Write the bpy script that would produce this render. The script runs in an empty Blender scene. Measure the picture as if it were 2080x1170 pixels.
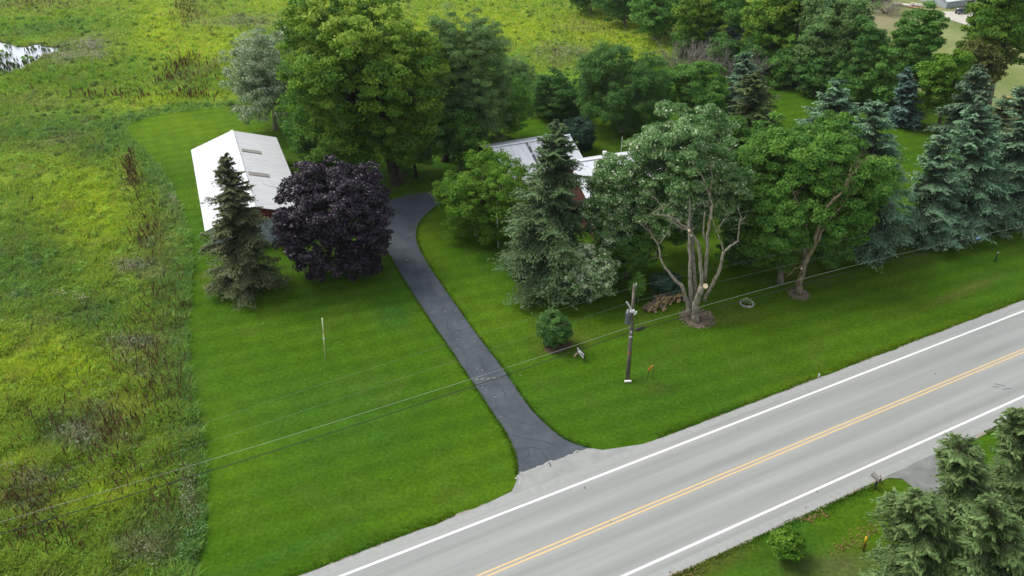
import bpy, math, random
import numpy as np
from math import radians, sin, cos, atan, atan2, pi, sqrt
from mathutils import Vector

# ------------------------------------------------------------------ camera, sky, sun
F = 1600.0                       # focal length in pixels of a 2080 px wide frame
PITCH = atan(1065 / F)
H = 39.63
sc = bpy.context.scene
cam_d = bpy.data.cameras.new('camera')
cam = bpy.data.objects.new('camera', cam_d)
sc.collection.objects.link(cam)
cam.location = (0, 0, H)
cam.rotation_euler = (pi / 2 - PITCH, 0, 0)
cam_d.sensor_width = 36
cam_d.lens = 36 * F / 2080
cam_d.clip_start = 0.5
cam_d.clip_end = 6000
sc.camera = cam

SUN = Vector((-0.62, 0.28, 0.98)).normalized()       # towards the sun
w = bpy.data.worlds.new('World'); sc.world = w; w.use_nodes = True
nt = w.node_tree; nt.nodes.clear()
sky = nt.nodes.new('ShaderNodeTexSky'); sky.sky_type = 'NISHITA'; sky.sun_disc = False
sky.sun_elevation = math.asin(SUN.z); sky.sun_rotation = atan2(SUN.x, SUN.y)
sky.dust_density = 3.0; sky.air_density = 1.0
hs = nt.nodes.new('ShaderNodeHueSaturation'); hs.inputs['Saturation'].default_value = 0.38
bg = nt.nodes.new('ShaderNodeBackground'); bg.inputs['Strength'].default_value = 0.17
wo = nt.nodes.new('ShaderNodeOutputWorld')
nt.links.new(sky.outputs[0], hs.inputs['Color']); nt.links.new(hs.outputs[0], bg.inputs[0]); nt.links.new(bg.outputs[0], wo.inputs[0])
sd = bpy.data.lights.new('sun', 'SUN'); sd.energy = 1.25; sd.angle = radians(24); sd.color = (1, 0.965, 0.91)
so = bpy.data.objects.new('sun', sd); sc.collection.objects.link(so)
so.rotation_euler = SUN.to_track_quat('Z', 'Y').to_euler()
sc.view_settings.view_transform = 'Standard'; sc.view_settings.look = 'None'
sc.view_settings.exposure = 0.55; sc.view_settings.gamma = 1.0
try:
    sc.cycles.max_bounces = 8; sc.cycles.diffuse_bounces = 5; sc.cycles.transmission_bounces = 5
except Exception:
    pass

# ------------------------------------------------------------------ helpers
C = sc.collection
rng = np.random.default_rng(7)
rnd = random.Random(5)
SP, CP = sin(PITCH), cos(PITCH)

def ray(x, y):
    u = x - 1040; v = y - 585
    return np.array([u, F * CP - v * SP, -(v * CP + F * SP)])
def G(x, y, z=0.0):                      # pixel of the 2080 px photograph -> point at height z
    r = ray(x, y); return np.array([0, 0, H]) + r * (z - H) / r[2]
def V(x, y, Y):                          # pixel -> point on the vertical plane at depth Y
    r = ray(x, y); return np.array([0, 0, H]) + r * Y / r[1]
def mpp(p):                              # metres per photograph pixel at p
    return (p[1] * CP + (H - p[2]) * SP) / F
def to_px(X, Y, Z=0):
    f = Y * CP + (H - Z) * SP
    v = -Y * SP + (H - Z) * CP
    return 1040 + F * X / f, 585 + F * v / f

def hash2(ix, iy, s):
    n = (ix.astype(np.int64) * 374761393 + iy.astype(np.int64) * 668265263 + s * 1442695041) & 0x7fffffff
    n = ((n ^ (n >> 13)) * 1274126177) & 0x7fffffff
    return ((n ^ (n >> 16)) & 0xffff) / 65535.0
def vnoise(x, y, s=0):
    x = np.asarray(x, float); y = np.asarray(y, float)
    ix = np.floor(x); iy = np.floor(y); fx = x - ix; fy = y - iy
    fx = fx * fx * (3 - 2 * fx); fy = fy * fy * (3 - 2 * fy)
    a = hash2(ix, iy, s); b = hash2(ix + 1, iy, s); c = hash2(ix, iy + 1, s); d = hash2(ix + 1, iy + 1, s)
    return (a * (1 - fx) + b * fx) * (1 - fy) + (c * (1 - fx) + d * fx) * fy
def fbm(x, y, s=0, o=4):
    t = 0; a = 0.5; n = 0
    for k in range(o):
        t = t + a * vnoise(x * 2 ** k, y * 2 ** k, s + k * 17); n += a; a *= 0.55
    return t / n

def tag(o, label=None, cat=None, group=None, kind=None):
    if label: o['label'] = label
    if cat: o['category'] = cat
    if group: o['group'] = group
    if kind: o['kind'] = kind
    return o
def empty(name, loc, label, cat, group=None, rz=0.0):
    o = bpy.data.objects.new(name, None); C.objects.link(o)
    o.location = loc; o.rotation_euler = (0, 0, rz); o.empty_display_size = 0.3
    return tag(o, label, cat, group)

class MB:
    """collects boxes, tubes and polygons, then links them as one mesh object"""
    def __init__(s): s.v = []; s.f = []; s.m = []
    def face(s, pts, mi=0):
        b = len(s.v); s.v += [tuple(p) for p in pts]; s.f.append(tuple(range(b, b + len(pts)))); s.m.append(mi); return s
    def box(s, c, size, rz=0.0, mi=0, tilt=None):
        b = len(s.v); ca, sa = cos(rz), sin(rz)
        for dz in (-1, 1):
            for dx, dy in ((-1, -1), (1, -1), (1, 1), (-1, 1)):
                x, y, z = dx * size[0] / 2, dy * size[1] / 2, dz * size[2] / 2
                if tilt: z += x * tilt
                s.v.append((c[0] + x * ca - y * sa, c[1] + x * sa + y * ca, c[2] + z))
        for q in ((3, 2, 1, 0), (4, 5, 6, 7), (0, 1, 5, 4), (1, 2, 6, 5), (2, 3, 7, 6), (3, 0, 4, 7)):
            s.f.append(tuple(b + i for i in q)); s.m.append(mi)
        return s
    def tube(s, pts, rad, n=6, mi=0, cap=True):
        pts = [Vector(p) for p in pts]; b = len(s.v); prev = None
        if not hasattr(rad, '__len__'): rad = [rad] * len(pts)
        for i, p in enumerate(pts):
            d = (pts[min(i + 1, len(pts) - 1)] - pts[max(i - 1, 0)])
            if d.length < 1e-6: d = Vector((0, 0, 1))
            d.normalize()
            if prev is None:
                a = d.cross(Vector((0.31, 0.83, 0.2)))
                if a.length < 0.05: a = d.cross(Vector((1, 0, 0)))
            else:
                a = prev - d * prev.dot(d)
            a.normalize(); prev = a; c = d.cross(a)
            for k in range(n):
                t = 2 * pi * k / n
                s.v.append(tuple(p + (a * cos(t) + c * sin(t)) * rad[i]))
        for i in range(len(pts) - 1):
            for k in range(n):
                k2 = (k + 1) % n
                s.f.append((b + i * n + k, b + i * n + k2, b + (i + 1) * n + k2, b + (i + 1) * n + k)); s.m.append(mi)
        if cap:
            s.f.append(tuple(b + k for k in range(n - 1, -1, -1))); s.m.append(mi)
            e = b + (len(pts) - 1) * n
            s.f.append(tuple(e + k for k in range(n))); s.m.append(mi)
        return s
    def build(s, name, mats, parent=None, smooth=False, bevel=0):
        me = bpy.data.meshes.new(name); me.from_pydata(s.v, [], s.f)
        if not isinstance(mats, (list, tuple)): mats = [mats]
        for m in mats: me.materials.append(m)
        me.polygons.foreach_set('material_index', s.m)
        if smooth: me.polygons.foreach_set('use_smooth', [True] * len(s.f))
        me.update()
        o = bpy.data.objects.new(name, me); C.objects.link(o)
        if parent: o.parent = parent
        if bevel:
            md = o.modifiers.new('bevel', 'BEVEL'); md.width = bevel; md.segments = 2
        return o

def quads(name, P, mat, parent=None, tint=None, color=None):
    """P: (N,k,3) faces; per-face tint (N,) or colour (N,3)"""
    N, k = P.shape[:2]
    me = bpy.data.meshes.new(name)
    me.vertices.add(N * k); me.vertices.foreach_set('co', P.reshape(-1).astype(np.float32))
    me.loops.add(N * k); me.loops.foreach_set('vertex_index', np.arange(N * k, dtype=np.int32))
    me.polygons.add(N)
    me.polygons.foreach_set('loop_start', np.arange(0, N * k, k, dtype=np.int32))
    me.materials.append(mat)
    if tint is not None:
        a = me.attributes.new('tint', 'FLOAT', 'FACE'); a.data.foreach_set('value', tint.astype(np.float32))
    if color is not None:
        a = me.attributes.new('tone', 'FLOAT_COLOR', 'FACE')
        a.data.foreach_set('color', np.c_[color, np.ones(N)].astype(np.float32).reshape(-1))
    me.update(calc_edges=True)
    o = bpy.data.objects.new(name, me); C.objects.link(o)
    if parent: o.parent = parent
    return o

def unit(a):
    return a / np.maximum(np.linalg.norm(a, axis=-1, keepdims=True), 1e-9)
def leaves(c, axis, nrm, L, W):
    """diamond leaves: centre c, long axis, approximate normal, length, width"""
    axis = unit(axis); side = unit(np.cross(nrm, axis))
    L = np.asarray(L)[:, None]; W = np.asarray(W)[:, None]
    return np.stack([c - axis * L * .5, c + side * W * .5 - axis * L * .06, c + axis * L * .5, c - side * W * .5 - axis * L * .06], 1)

# ------------------------------------------------------------------ materials
def newmat(name):
    m = bpy.data.materials.new(name); m.use_nodes = True
    n = m.node_tree.nodes; l = m.node_tree.links
    b = n['Principled BSDF']
    return m, n, l, b
def ramp(n, cols, pos=None):
    r = n.new('ShaderNodeValToRGB'); e = r.color_ramp.elements
    pos = pos or [i / (len(cols) - 1) for i in range(len(cols))]
    while len(e) < len(cols): e.new(0.5)
    for i, (c, p) in enumerate(zip(cols, pos)):
        e[i].position = p; e[i].color = (*c, 1)
    return r
def M_plain(name, col, rough=0.7, var=0.15, scale=3.0, metal=0.0, bump=0.0, spec=0.3):
    m, n, l, b = newmat(name)
    tc = n.new('ShaderNodeTexCoord'); no = n.new('ShaderNodeTexNoise'); no.inputs['Scale'].default_value = scale; no.inputs['Detail'].default_value = 6
    l.new(tc.outputs['Object'], no.inputs['Vector'])
    r = ramp(n, [tuple(c * (1 - var) for c in col), tuple(min(1, c * (1 + var)) for c in col)], [0.3, 0.7])
    l.new(no.outputs['Fac'], r.inputs[0]); l.new(r.outputs[0], b.inputs['Base Color'])
    b.inputs['Roughness'].default_value = rough; b.inputs['Metallic'].default_value = metal
    b.inputs['Specular IOR Level'].default_value = spec
    if bump:
        bp = n.new('ShaderNodeBump'); bp.inputs['Strength'].default_value = bump; bp.inputs['Distance'].default_value = 0.05
        l.new(no.outputs['Fac'], bp.inputs['Height']); l.new(bp.outputs[0], b.inputs['Normal'])
    return m
def M_leaf(name, cols, trans=0.38, rough=0.6, spec=0.2):
    m, n, l, b = newmat(name)
    at = n.new('ShaderNodeAttribute'); at.attribute_name = 'tint'
    r = ramp(n, cols); l.new(at.outputs['Fac'], r.inputs[0]); l.new(r.outputs[0], b.inputs['Base Color'])
    b.inputs['Roughness'].default_value = rough; b.inputs['Specular IOR Level'].default_value = spec
    if trans:
        t = n.new('ShaderNodeBsdfTranslucent'); mx = n.new('ShaderNodeMixShader'); mx.inputs[0].default_value = trans
        l.new(r.outputs[0], t.inputs[0]); l.new(b.outputs[0], mx.inputs[1]); l.new(t.outputs[0], mx.inputs[2])
        l.new(mx.outputs[0], n['Material Output'].inputs[0])
    return m
def M_bark(name, c1, c2, scale=4.0):
    m, n, l, b = newmat(name)
    tc = n.new('ShaderNodeTexCoord'); mp = n.new('ShaderNodeMapping'); mp.inputs['Scale'].default_value = (scale * 2.2, scale * 2.2, scale * .5)
    no = n.new('ShaderNodeTexNoise'); no.inputs['Detail'].default_value = 8; no.inputs['Scale'].default_value = 1
    l.new(tc.outputs['Object'], mp.inputs[0]); l.new(mp.outputs[0], no.inputs['Vector'])
    r = ramp(n, [c1, c2], [0.35, 0.65]); l.new(no.outputs['Fac'], r.inputs[0]); l.new(r.outputs[0], b.inputs['Base Color'])
    b.inputs['Roughness'].default_value = 0.9; b.inputs['Specular IOR Level'].default_value = 0.1
    bp = n.new('ShaderNodeBump'); bp.inputs['Strength'].default_value = 0.8; bp.inputs['Distance'].default_value = 0.06
    l.new(no.outputs['Fac'], bp.inputs['Height']); l.new(bp.outputs[0], b.inputs['Normal'])
    return m

BARK = M_bark('grey_bark', (.10, .088, .065), (.26, .235, .18))
BARK_Y = M_bark('yellow_grey_bark', (.10, .075, .03), (.28, .24, .16))
BARK_D = M_bark('dark_bark', (.03, .024, .018), (.09, .075, .055))
BARK_W = M_bark('white_bark', (.25, .24, .21), (.6, .58, .52))
TWIG = M_bark('dead_twig', (.16, .14, .115), (.36, .32, .27))
CUT = M_plain('cut_wood', (.62, .42, .22), 0.8, .2, 14)
CUT_W = M_plain('fresh_cut_wood', (.78, .62, .38), 0.8, .12, 14)

# ------------------------------------------------------------------ road frame
RC = G(980, 1170); RD = G(2080, 712) - RC; RD /= np.linalg.norm(RD); RN = np.array([-RD[1], RD[0], 0.0])
def R(s, t, z=0.0):
    p = RC + RD * s + RN * t; return np.array([p[0], p[1], z])
def rt(X, Y):
    return (X - RC[0]) * RN[0] + (Y - RC[1]) * RN[1]
def rs(X, Y):
    return (X - RC[0]) * RD[0] + (Y - RC[1]) * RD[1]
def gpoly(px): return np.array([G(*p)[:2] for p in px])
def smooth_line(pts, n=6):
    pts = np.array(pts, float); out = []
    for i in range(len(pts) - 1):
        p0 = pts[max(i - 1, 0)]; p1 = pts[i]; p2 = pts[i + 1]; p3 = pts[min(i + 2, len(pts) - 1)]
        for k in range(n):
            t = k / n
            out.append(.5 * ((2 * p1) + (p2 - p0) * t + (2 * p0 - 5 * p1 + 4 * p2 - p3) * t * t + (3 * p1 - p0 - 3 * p2 + p3) * t ** 3))
    out.append(pts[-1]); return np.array(out)
def inside(X, Y, poly):
    r = np.zeros(X.shape, bool); n = len(poly); j = n - 1
    for i in range(n):
        xi, yi = poly[i]; xj, yj = poly[j]
        if yi != yj:
            c = ((yi > Y) != (yj > Y)) & (X < (xj - xi) * (Y - yi) / (yj - yi) + xi)
            r ^= c
        j = i
    return r
def dist_line(X, Y, line):
    d = np.full(X.shape, 1e9)
    for a, b in zip(line[:-1], line[1:]):
        ab = b - a; L = (ab ** 2).sum() + 1e-9
        t = np.clip(((X - a[0]) * ab[0] + (Y - a[1]) * ab[1]) / L, 0, 1)
        d = np.minimum(d, np.hypot(X - a[0] - t * ab[0], Y - a[1] - t * ab[1]))
    return d

# edge between mown lawn and meadow (left side, back side)
EDGE = smooth_line(gpoly([(400, 1400), (398, 1240), (396, 1165), (413, 1080), (419, 1000), (416, 930), (403, 850), (389, 770), (381, 690), (385, 610), (391, 560), (388, 500), (366, 420), (335, 355), (296, 310), (262, 276), (258, 258), (282, 243), (330, 231), (400, 222), (470, 214), (560, 205), (700, 215), (850, 235), (1000, 248), (1078, 240), (1185, 213), (1215, 190), (1300, 150), (1400, 110), (1480, 85), (1560, 60), (1700, 20), (1760, -30)]), 5)
LAWN = np.vstack([EDGE, gpoly([(2500, -30), (2600, 400), (2600, 1400), (1500, 1500)])])
DRYP = gpoly([(1735, -60), (2700, -60), (2700, 330), (2100, 290), (1990, 262), (1900, 200), (1800, 150), (1735, 80)])

def blob(px, py, cx, cy, rx, ry, ang=0):
    a = radians(ang); dx = px - cx; dy = py - cy
    u = (dx * cos(a) + dy * sin(a)) / rx; v = (-dx * sin(a) + dy * cos(a)) / ry
    return np.exp(-(u * u + v * v) ** 1.3)
YG = np.array([.42, .54, .04]); MG = np.array([.26, .40, .055]); DG = np.array([.175, .30, .06]); BR = np.array([.28, .29, .10]); PG = np.array([.27, .30, .14]); BG = np.array([.19, .33, .030])
M_BLOBS = [  # places of the meadow's plant communities
    (YG, 1.0, [(165, 440, 95, 110, 15), (90, 750, 150, 85, 5), (430, 110, 95, 60, 0), (330, 60, 60, 60, 0), (620, 20, 110, 26, 0), (200, 1010, 130, 40, -15), (350, 200, 150, 14, -6), (60, 960, 60, 40, 0), (1240, 75, 130, 36, 8), (260, 830, 45, 60, 30), (980, 60, 160, 40, 0)]),
    (BG, .85, [(60, 60, 190, 26, -4), (150, 160, 230, 36, -4), (400, 160, 90, 40, 0)]),
    (DG, .9, [(130, 265, 240, 46, 0), (60, 550, 110, 110, 0), (210, 300, 70, 40, 0), (330, 330, 40, 60, 30), (330, 580, 40, 70, 0), (120, 880, 60, 40, 20), (340, 1090, 70, 60, 0), (90, 60, 90, 14, -8), (600, 120, 70, 90, 0), (190, 640, 80, 50, 0)]),
    (BR, .5, [(50, 205, 70, 14, 0), (60, 10, 150, 12, 0), (390, 15, 60, 30, 60), (400, 148, 70, 16, -20), (265, 345, 18, 40, 20), (320, 500, 40, 80, 10), (330, 720, 60, 80, 30), (235, 860, 60, 90, 50), (50, 1010, 90, 60, -20), (90, 650, 40, 14, 0), (110, 290, 70, 12, -10), (1370, 60, 60, 40, 30), (1180, 60, 60, 12, 0)]),
    (PG, .75, [(150, 105, 75, 26, -15), (165, 885, 50, 24, -30), (75, 975, 40, 20, -20), (270, 540, 40, 14, 0), (265, 700, 60, 16, -10), (385, 1010, 18, 60, 0), (300, 1120, 60, 24, 0), (355, 400, 16, 60, -20), (500, 45, 80, 10, 0), (1150, 110, 60, 16, 0)]),
]
def meadow_color(X, Y, s=0):
    px, py = to_px(X, Y)
    wob = 22 * (fbm(X * .25, Y * .25, 3) - .5) * 2
    wob2 = 14 * (fbm(X * .25, Y * .25, 9) - .5) * 2
    px = px + wob; py = py + wob2
    n1 = fbm(X * .12, Y * .12, 21)[..., None]; n2 = fbm(X * .55, Y * .55, 33, 3)[..., None]; n3 = vnoise(X * 2.2, Y * 2.2, 41)[..., None]
    col = MG * (1 - n1) + (MG * .5 + YG * .5) * n1
    for c, st, bl in M_BLOBS:
        wgt = np.zeros(px.shape)
        for b in bl: wgt = np.maximum(wgt, blob(px, py, *b))
        wgt = np.clip(wgt * st * (0.62 + .85 * n2[..., 0]), 0, 1)[..., None]
        col = col * (1 - wgt) + c * wgt
    k = np.clip((n2 - .56) * 4, 0, 1); col = col * (1 - .45 * k) + BR * .45 * k
    k = np.clip((n1 * .4 + n3 * .6 - .62) * 4, 0, 1); col = col * (1 - .3 * k) + DG * .3 * k
    k = np.clip((.4 - n2) * 3, 0, 1); col = col * (1 - .5 * k) + (DG * .9) * .5 * k
    d = dist_line(X, Y, EDGE)[..., None]
    k = np.clip(1 - d / 3.0, 0, 1) * .75; col = col * (1 - k) + np.array([.19, .34, .075]) * k
    return col
LG = np.array([.047, .109, .0045]); LY = np.array([.084, .148, .0065]); LB = np.array([.032, .106, .014]); LBr = np.array([.085, .10, .02])
def lawn_color(X, Y):
    px, py = to_px(X, Y)
    n1 = fbm(X * .09, Y * .09, 51)[..., None]; n2 = fbm(X * .45, Y * .45, 61, 4)[..., None]; n3 = vnoise(X * 1.7, Y * 1.7, 71)[..., None]
    col = LG * (1 - .0 * n1)
    a = np.clip((n1 - .45) * 3, 0, 1); col = col * (1 - a * .45) + LY * a * .45
    a = np.clip((.45 - n1) * 3.5, 0, 1); col = col * (1 - a * .35) + LB * a * .35
    a = np.clip((n2 - .58) * 4.5, 0, 1); col = col * (1 - a * .28) + LBr * a * .28
    a = np.clip((.42 - n2) * 4.5, 0, 1); col = col * (1 - a * .25) + LB * .9 * a * .25
    # lighter clover by the field edge, dry strip on the road verge, worn patches
    for c, st, b in [(LY, .5, (860, 480, 60, 40, 60)), (LY, .55, (1000, 640, 90, 50, 50)), (LB, .6, (800, 640, 40, 30, 0)), (LY, .45, (480, 900, 90, 140, 0)),
                     (LBr, .6, (1130, 695, 60, 22, -10)), (LBr, .75, (1960, 590, 90, 9, -22)), (LBr, .5, (1850, 510, 60, 30, 0)), (LBr, .4, (1500, 640, 60, 20, 0)),
                     (LY, .55, (1560, 820, 360, 12, -21)), (LY, .7, (1850, 690, 360, 10, -20)), (LBr, .8, (1430, 1150, 110, 26, -22)), (LBr * .9 + .02, .6, (1690, 1150, 120, 30, 0)), (LB, .6, (1600, 1080, 70, 40, 30)),
                     (LBr, .6, (1480, 900, 300, 3.5, -21.5)), (LB, .5, (560, 1130, 160, 12, -22)), (LY * 1.1, .95, (370, 262, 140, 62, 0)), (LBr, .35, (1330, 790, 40, 16, 0)), (LBr, .5, (1640, 560, 90, 24, 0))]:
        k = np.clip(blob(px, py, *b) * st * (.5 + n2[..., 0]), 0, 1)[..., None]
        col = col * (1 - k) + c * k
    # mowing passes
    s = rs(X, Y); t = rt(X, Y)
    near = np.clip(1 - (t - 12) / 4, 0, 1)
    t2 = t + .10 * s
    st = np.sin(t2 * 2 * pi / 1.9 + 1.5 * n1[..., 0]) + .5 * np.sin(s * 2 * pi / 1.9 + 2 * n1[..., 0]) * (1 - near)
    col = col * (1 + .085 * st[..., None]) * (0.9 + .2 * n3) * (.94 + .12 * n2)
    # dry, pale neighbouring yard
    d = inside(X, Y, DRYP); px2, py2 = px, py
    k = (d * np.clip((fbm(X * .06, Y * .06, 91) + .25), .45, 1))[..., None]
    dry = np.array([.27, .285, .125]) * (.8 + .4 * n2); dry = dry * (1 - .35 * n1) + np.array([.12, .17, .03]) * .35 * n1
    col = col * (1 - k) + dry * k
    b = np.clip(blob(px, py, 1790, 40, 60, 24, 0) + blob(px, py, 1930, 30, 80, 12, 0) * .5, 0, 1)[..., None] * .7
    col = col * (1 - b) + np.array([.26, .22, .14]) * b
    return col

# ------------------------------------------------------------------ ground sheet
def axis(lo, hi, step, far):
    a = np.arange(lo, hi + 1e-6, step); out = []; s = step; p = hi
    while p < far: s *= 1.6; p += s; out.append(p)
    o2 = []; s = step; p = lo
    while p > -far: s *= 1.6; p -= s; o2.append(p)
    return np.array(o2[::-1] + list(a) + out)
gx = axis(-125, 135, .45, 2500); gy = axis(14, 190, .45, 2500)
GX, GY = np.meshgrid(gx, gy)
lawn_m = inside(GX, GY, LAWN)
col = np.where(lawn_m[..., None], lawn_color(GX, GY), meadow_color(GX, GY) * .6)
POND = smooth_line(np.array([G(*p)[:2] for p in [(-120, 70), (0, 86), (25, 92), (50, 96), (75, 90), (95, 96), (122, 97), (112, 108), (88, 112), (72, 126), (48, 140), (20, 148), (0, 152), (-60, 158), (-140, 160), (-120, 70)]]), 5)
pd = inside(GX, GY, POND); pdist = dist_line(GX, GY, POND)
col = np.where((pdist < 1.2)[..., None], np.array([.03, .028, .015]) * (1 - pdist[..., None] / 1.2) + col * (pdist[..., None] / 1.2), col)
col = np.where(pd[..., None], np.array([.03, .03, .02]), col)
relief = np.where(lawn_m, 0.0, .16 * fbm(GX * .5, GY * .5, 5) * np.clip(dist_line(GX, GY, EDGE) / 1.0, 0, 1))
relief = np.where(pd, -.35 * np.clip(pdist / 2, 0, 1), relief)
relief = np.where((rt(GX, GY) < 12), 0, relief)
ny, nx = GX.shape
me = bpy.data.meshes.new('ground')
me.vertices.add(nx * ny); me.vertices.foreach_set('co', np.stack([GX, GY, relief - .03], -1).reshape(-1).astype(np.float32))
idx = np.arange(nx * ny).reshape(ny, nx)
q = np.stack([idx[:-1, :-1], idx[:-1, 1:], idx[1:, 1:], idx[1:, :-1]], -1).reshape(-1)
nf = (nx - 1) * (ny - 1)
me.loops.add(nf * 4); me.loops.foreach_set('vertex_index', q.astype(np.int32))
me.polygons.add(nf); me.polygons.foreach_set('loop_start', np.arange(0, nf * 4, 4, dtype=np.int32)); me.polygons.foreach_set('use_smooth', np.ones(nf, bool))
a = me.attributes.new('tone', 'FLOAT_COLOR', 'POINT'); a.data.foreach_set('color', np.c_[col.reshape(-1, 3), np.ones(nx * ny)].astype(np.float32).reshape(-1))
me.update(calc_edges=True)
gm, n, l, b = newmat('grass_ground')
at = n.new('ShaderNodeAttribute'); at.attribute_name = 'tone'
tc = n.new('ShaderNodeTexCoord')
n1 = n.new('ShaderNodeTexNoise'); n1.inputs['Scale'].default_value = 3.6; n1.inputs['Detail'].default_value = 7; n1.inputs['Roughness'].default_value = .75
l.new(tc.outputs['Object'], n1.inputs['Vector'])
r1 = ramp(n, [(.56, .63, .6), (1.0, 1.0, 1.0), (1.5, 1.34, 1.6)], [.3, .5, .72]); l.new(n1.outputs['Fac'], r1.inputs[0])
mx = n.new('ShaderNodeMix'); mx.data_type = 'RGBA'; mx.blend_type = 'MULTIPLY'; mx.inputs[0].default_value = 1
l.new(at.outputs['Color'], mx.inputs[6]); l.new(r1.outputs[0], mx.inputs[7]); l.new(mx.outputs[2], b.inputs['Base Color'])
b.inputs['Roughness'].default_value = 1; b.inputs['Specular IOR Level'].default_value = .05
bp = n.new('ShaderNodeBump'); bp.inputs['Strength'].default_value = .7; bp.inputs['Distance'].default_value = .08
l.new(n1.outputs['Fac'], bp.inputs['Height']); l.new(bp.outputs[0], b.inputs['Normal'])
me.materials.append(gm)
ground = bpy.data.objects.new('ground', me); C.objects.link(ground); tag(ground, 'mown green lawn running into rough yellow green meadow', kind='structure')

# pond
pv = MB(); pv.face([(p[0], p[1], -.06 + .04) for p in POND[:-1]])
wm, n, l, b = newmat('pond_water')
b.inputs['Base Color'].default_value = (.42, .46, .50, 1); b.inputs['Roughness'].default_value = .2; b.inputs['Specular IOR Level'].default_value = .9
no = n.new('ShaderNodeTexNoise'); no.inputs['Scale'].default_value = 3; bp = n.new('ShaderNodeBump'); bp.inputs['Strength'].default_value = .15
l.new(no.outputs['Fac'], bp.inputs['Height']); l.new(bp.outputs[0], b.inputs['Normal'])
tag(pv.build('water', wm), 'small pale grey pond in the far meadow', kind='structure')

# ------------------------------------------------------------------ road, drives
def ribbon(s0, s1, ta, tb, z, step=.5, na=0., nb=0., seed=0):
    S = np.arange(s0, s1 + step, step)
    A = np.array([R(s, ta + na * (fbm(np.array(s * .9), np.array(3.3), seed) - .5) * 2, z) for s in S])
    B = np.array([R(s, tb + nb * (fbm(np.array(s * .9), np.array(7.7), seed + 5) - .5) * 2, z) for s in S])
    m = MB()
    for i in range(len(S) - 1): m.face([A[i], B[i], B[i + 1], A[i + 1]])
    return m
rm, n, l, b = newmat('worn_asphalt')
tc = n.new('ShaderNodeTexCoord'); mp = n.new('ShaderNodeMapping'); ang = atan2(RD[1], RD[0])
mp.vector_type = 'TEXTURE'; mp.inputs['Rotation'].default_value = (0, 0, ang); mp.inputs['Location'].default_value = (RC[0], RC[1], 0)
l.new(tc.outputs['Object'], mp.inputs[0])
sep = n.new('ShaderNodeSeparateXYZ'); l.new(mp.outputs[0], sep.inputs[0])
# wheel paths: two darker bands in each lane
ab = n.new('ShaderNodeMath'); ab.operation = 'ABSOLUTE'; l.new(sep.outputs['Y'], ab.inputs[0])
ws = n.new('ShaderNodeMath'); ws.operation = 'MULTIPLY'; ws.inputs[1].default_value = 2 * pi / 1.85; l.new(ab.outputs[0], ws.inputs[0])
cs = n.new('ShaderNodeMath'); cs.operation = 'COSINE'; l.new(ws.outputs[0], cs.inputs[0])
st = n.new('ShaderNodeMapping'); st.inputs['Scale'].default_value = (.06, 1.6, 1); l.new(mp.outputs[0], st.inputs[0])
n1 = n.new('ShaderNodeTexNoise'); n1.inputs['Scale'].default_value = 1; n1.inputs['Detail'].default_value = 5; l.new(st.outputs[0], n1.inputs['Vector'])
n2 = n.new('ShaderNodeTexNoise'); n2.inputs['Scale'].default_value = 9; n2.inputs['Detail'].default_value = 8; n2.inputs['Roughness'].default_value = .8; l.new(tc.outputs['Object'], n2.inputs['Vector'])
a1 = n.new('ShaderNodeMath'); a1.operation = 'MULTIPLY_ADD'; a1.inputs[1].default_value = .10; a1.inputs[2].default_value = 0; l.new(cs.outputs[0], a1.inputs[0])
a2 = n.new('ShaderNodeMath'); a2.operation = 'MULTIPLY_ADD'; a2.inputs[1].default_value = .75; l.new(n1.outputs['Fac'], a2.inputs[0]); l.new(a1.outputs[0], a2.inputs[2])
a3 = n.new('ShaderNodeMath'); a3.operation = 'MULTIPLY_ADD'; a3.inputs[1].default_value = .35; l.new(n2.outputs['Fac'], a3.inputs[0]); l.new(a2.outputs[0], a3.inputs[2])
r = ramp(n, [(.232, .242, .226), (.28, .29, .272), (.34, .348, .328)], [.3, .54, .8]); l.new(a3.outputs[0], r.inputs[0]); l.new(r.outputs[0], b.inputs['Base Color'])
b.inputs['Roughness'].default_value = .85; b.inputs['Specular IOR Level'].default_value = .2
ROADM = rm
tag(ribbon(-160, 260, -4.25, 4.2, .012).build('road', ROADM), 'grey two lane asphalt road', kind='structure')
SHM = M_plain('shoulder_asphalt', (.305, .314, .296), .9, .07, 2.5)
tag(ribbon(-160, 260, 4.2, 4.72, .010, .25, 0, .14, 3).build('road_shoulder', SHM), kind='structure')
tag(ribbon(-160, 260, -4.85, -4.25, .010, .25, .14, 0, 8).build('road_shoulder', SHM), kind='structure')
GRAV = M_plain('pale_gravel', (.27, .25, .20), 1, .35, 9, bump=.5)
tag(ribbon(-160, 260, 4.6, 4.80, .004, .15, 0, .22, 13).build('road_verge', GRAV), kind='structure')
tag(ribbon(-160, 260, -5.0, -4.8, .004, .15, .18, 0, 18).build('road_verge', GRAV), kind='structure')
def M_paint(name, c):
    m, n, l, b = newmat(name); tc = n.new('ShaderNodeTexCoord'); no = n.new('ShaderNodeTexNoise'); no.inputs['Scale'].default_value = 7; no.inputs['Detail'].default_value = 9; no.inputs['Roughness'].default_value = .8
    l.new(tc.outputs['Object'], no.inputs['Vector']); r = ramp(n, [(.33, .33, .31), tuple(x * .86 for x in c), c], [.30, .42, .6]); l.new(no.outputs['Fac'], r.inputs[0]); l.new(r.outputs[0], b.inputs['Base Color']); b.inputs['Roughness'].default_value = .7; return m
WHITE = M_paint('white_road_paint', (.78, .78, .75))
YEL = M_paint('yellow_road_paint', (.66, .47, .23))
for t, nm in ((3.65, 0), (-3.65, 0)):
    tag(ribbon(-160, 260, t - .085, t + .085, .018).build('road_line', WHITE), kind='structure')
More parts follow.
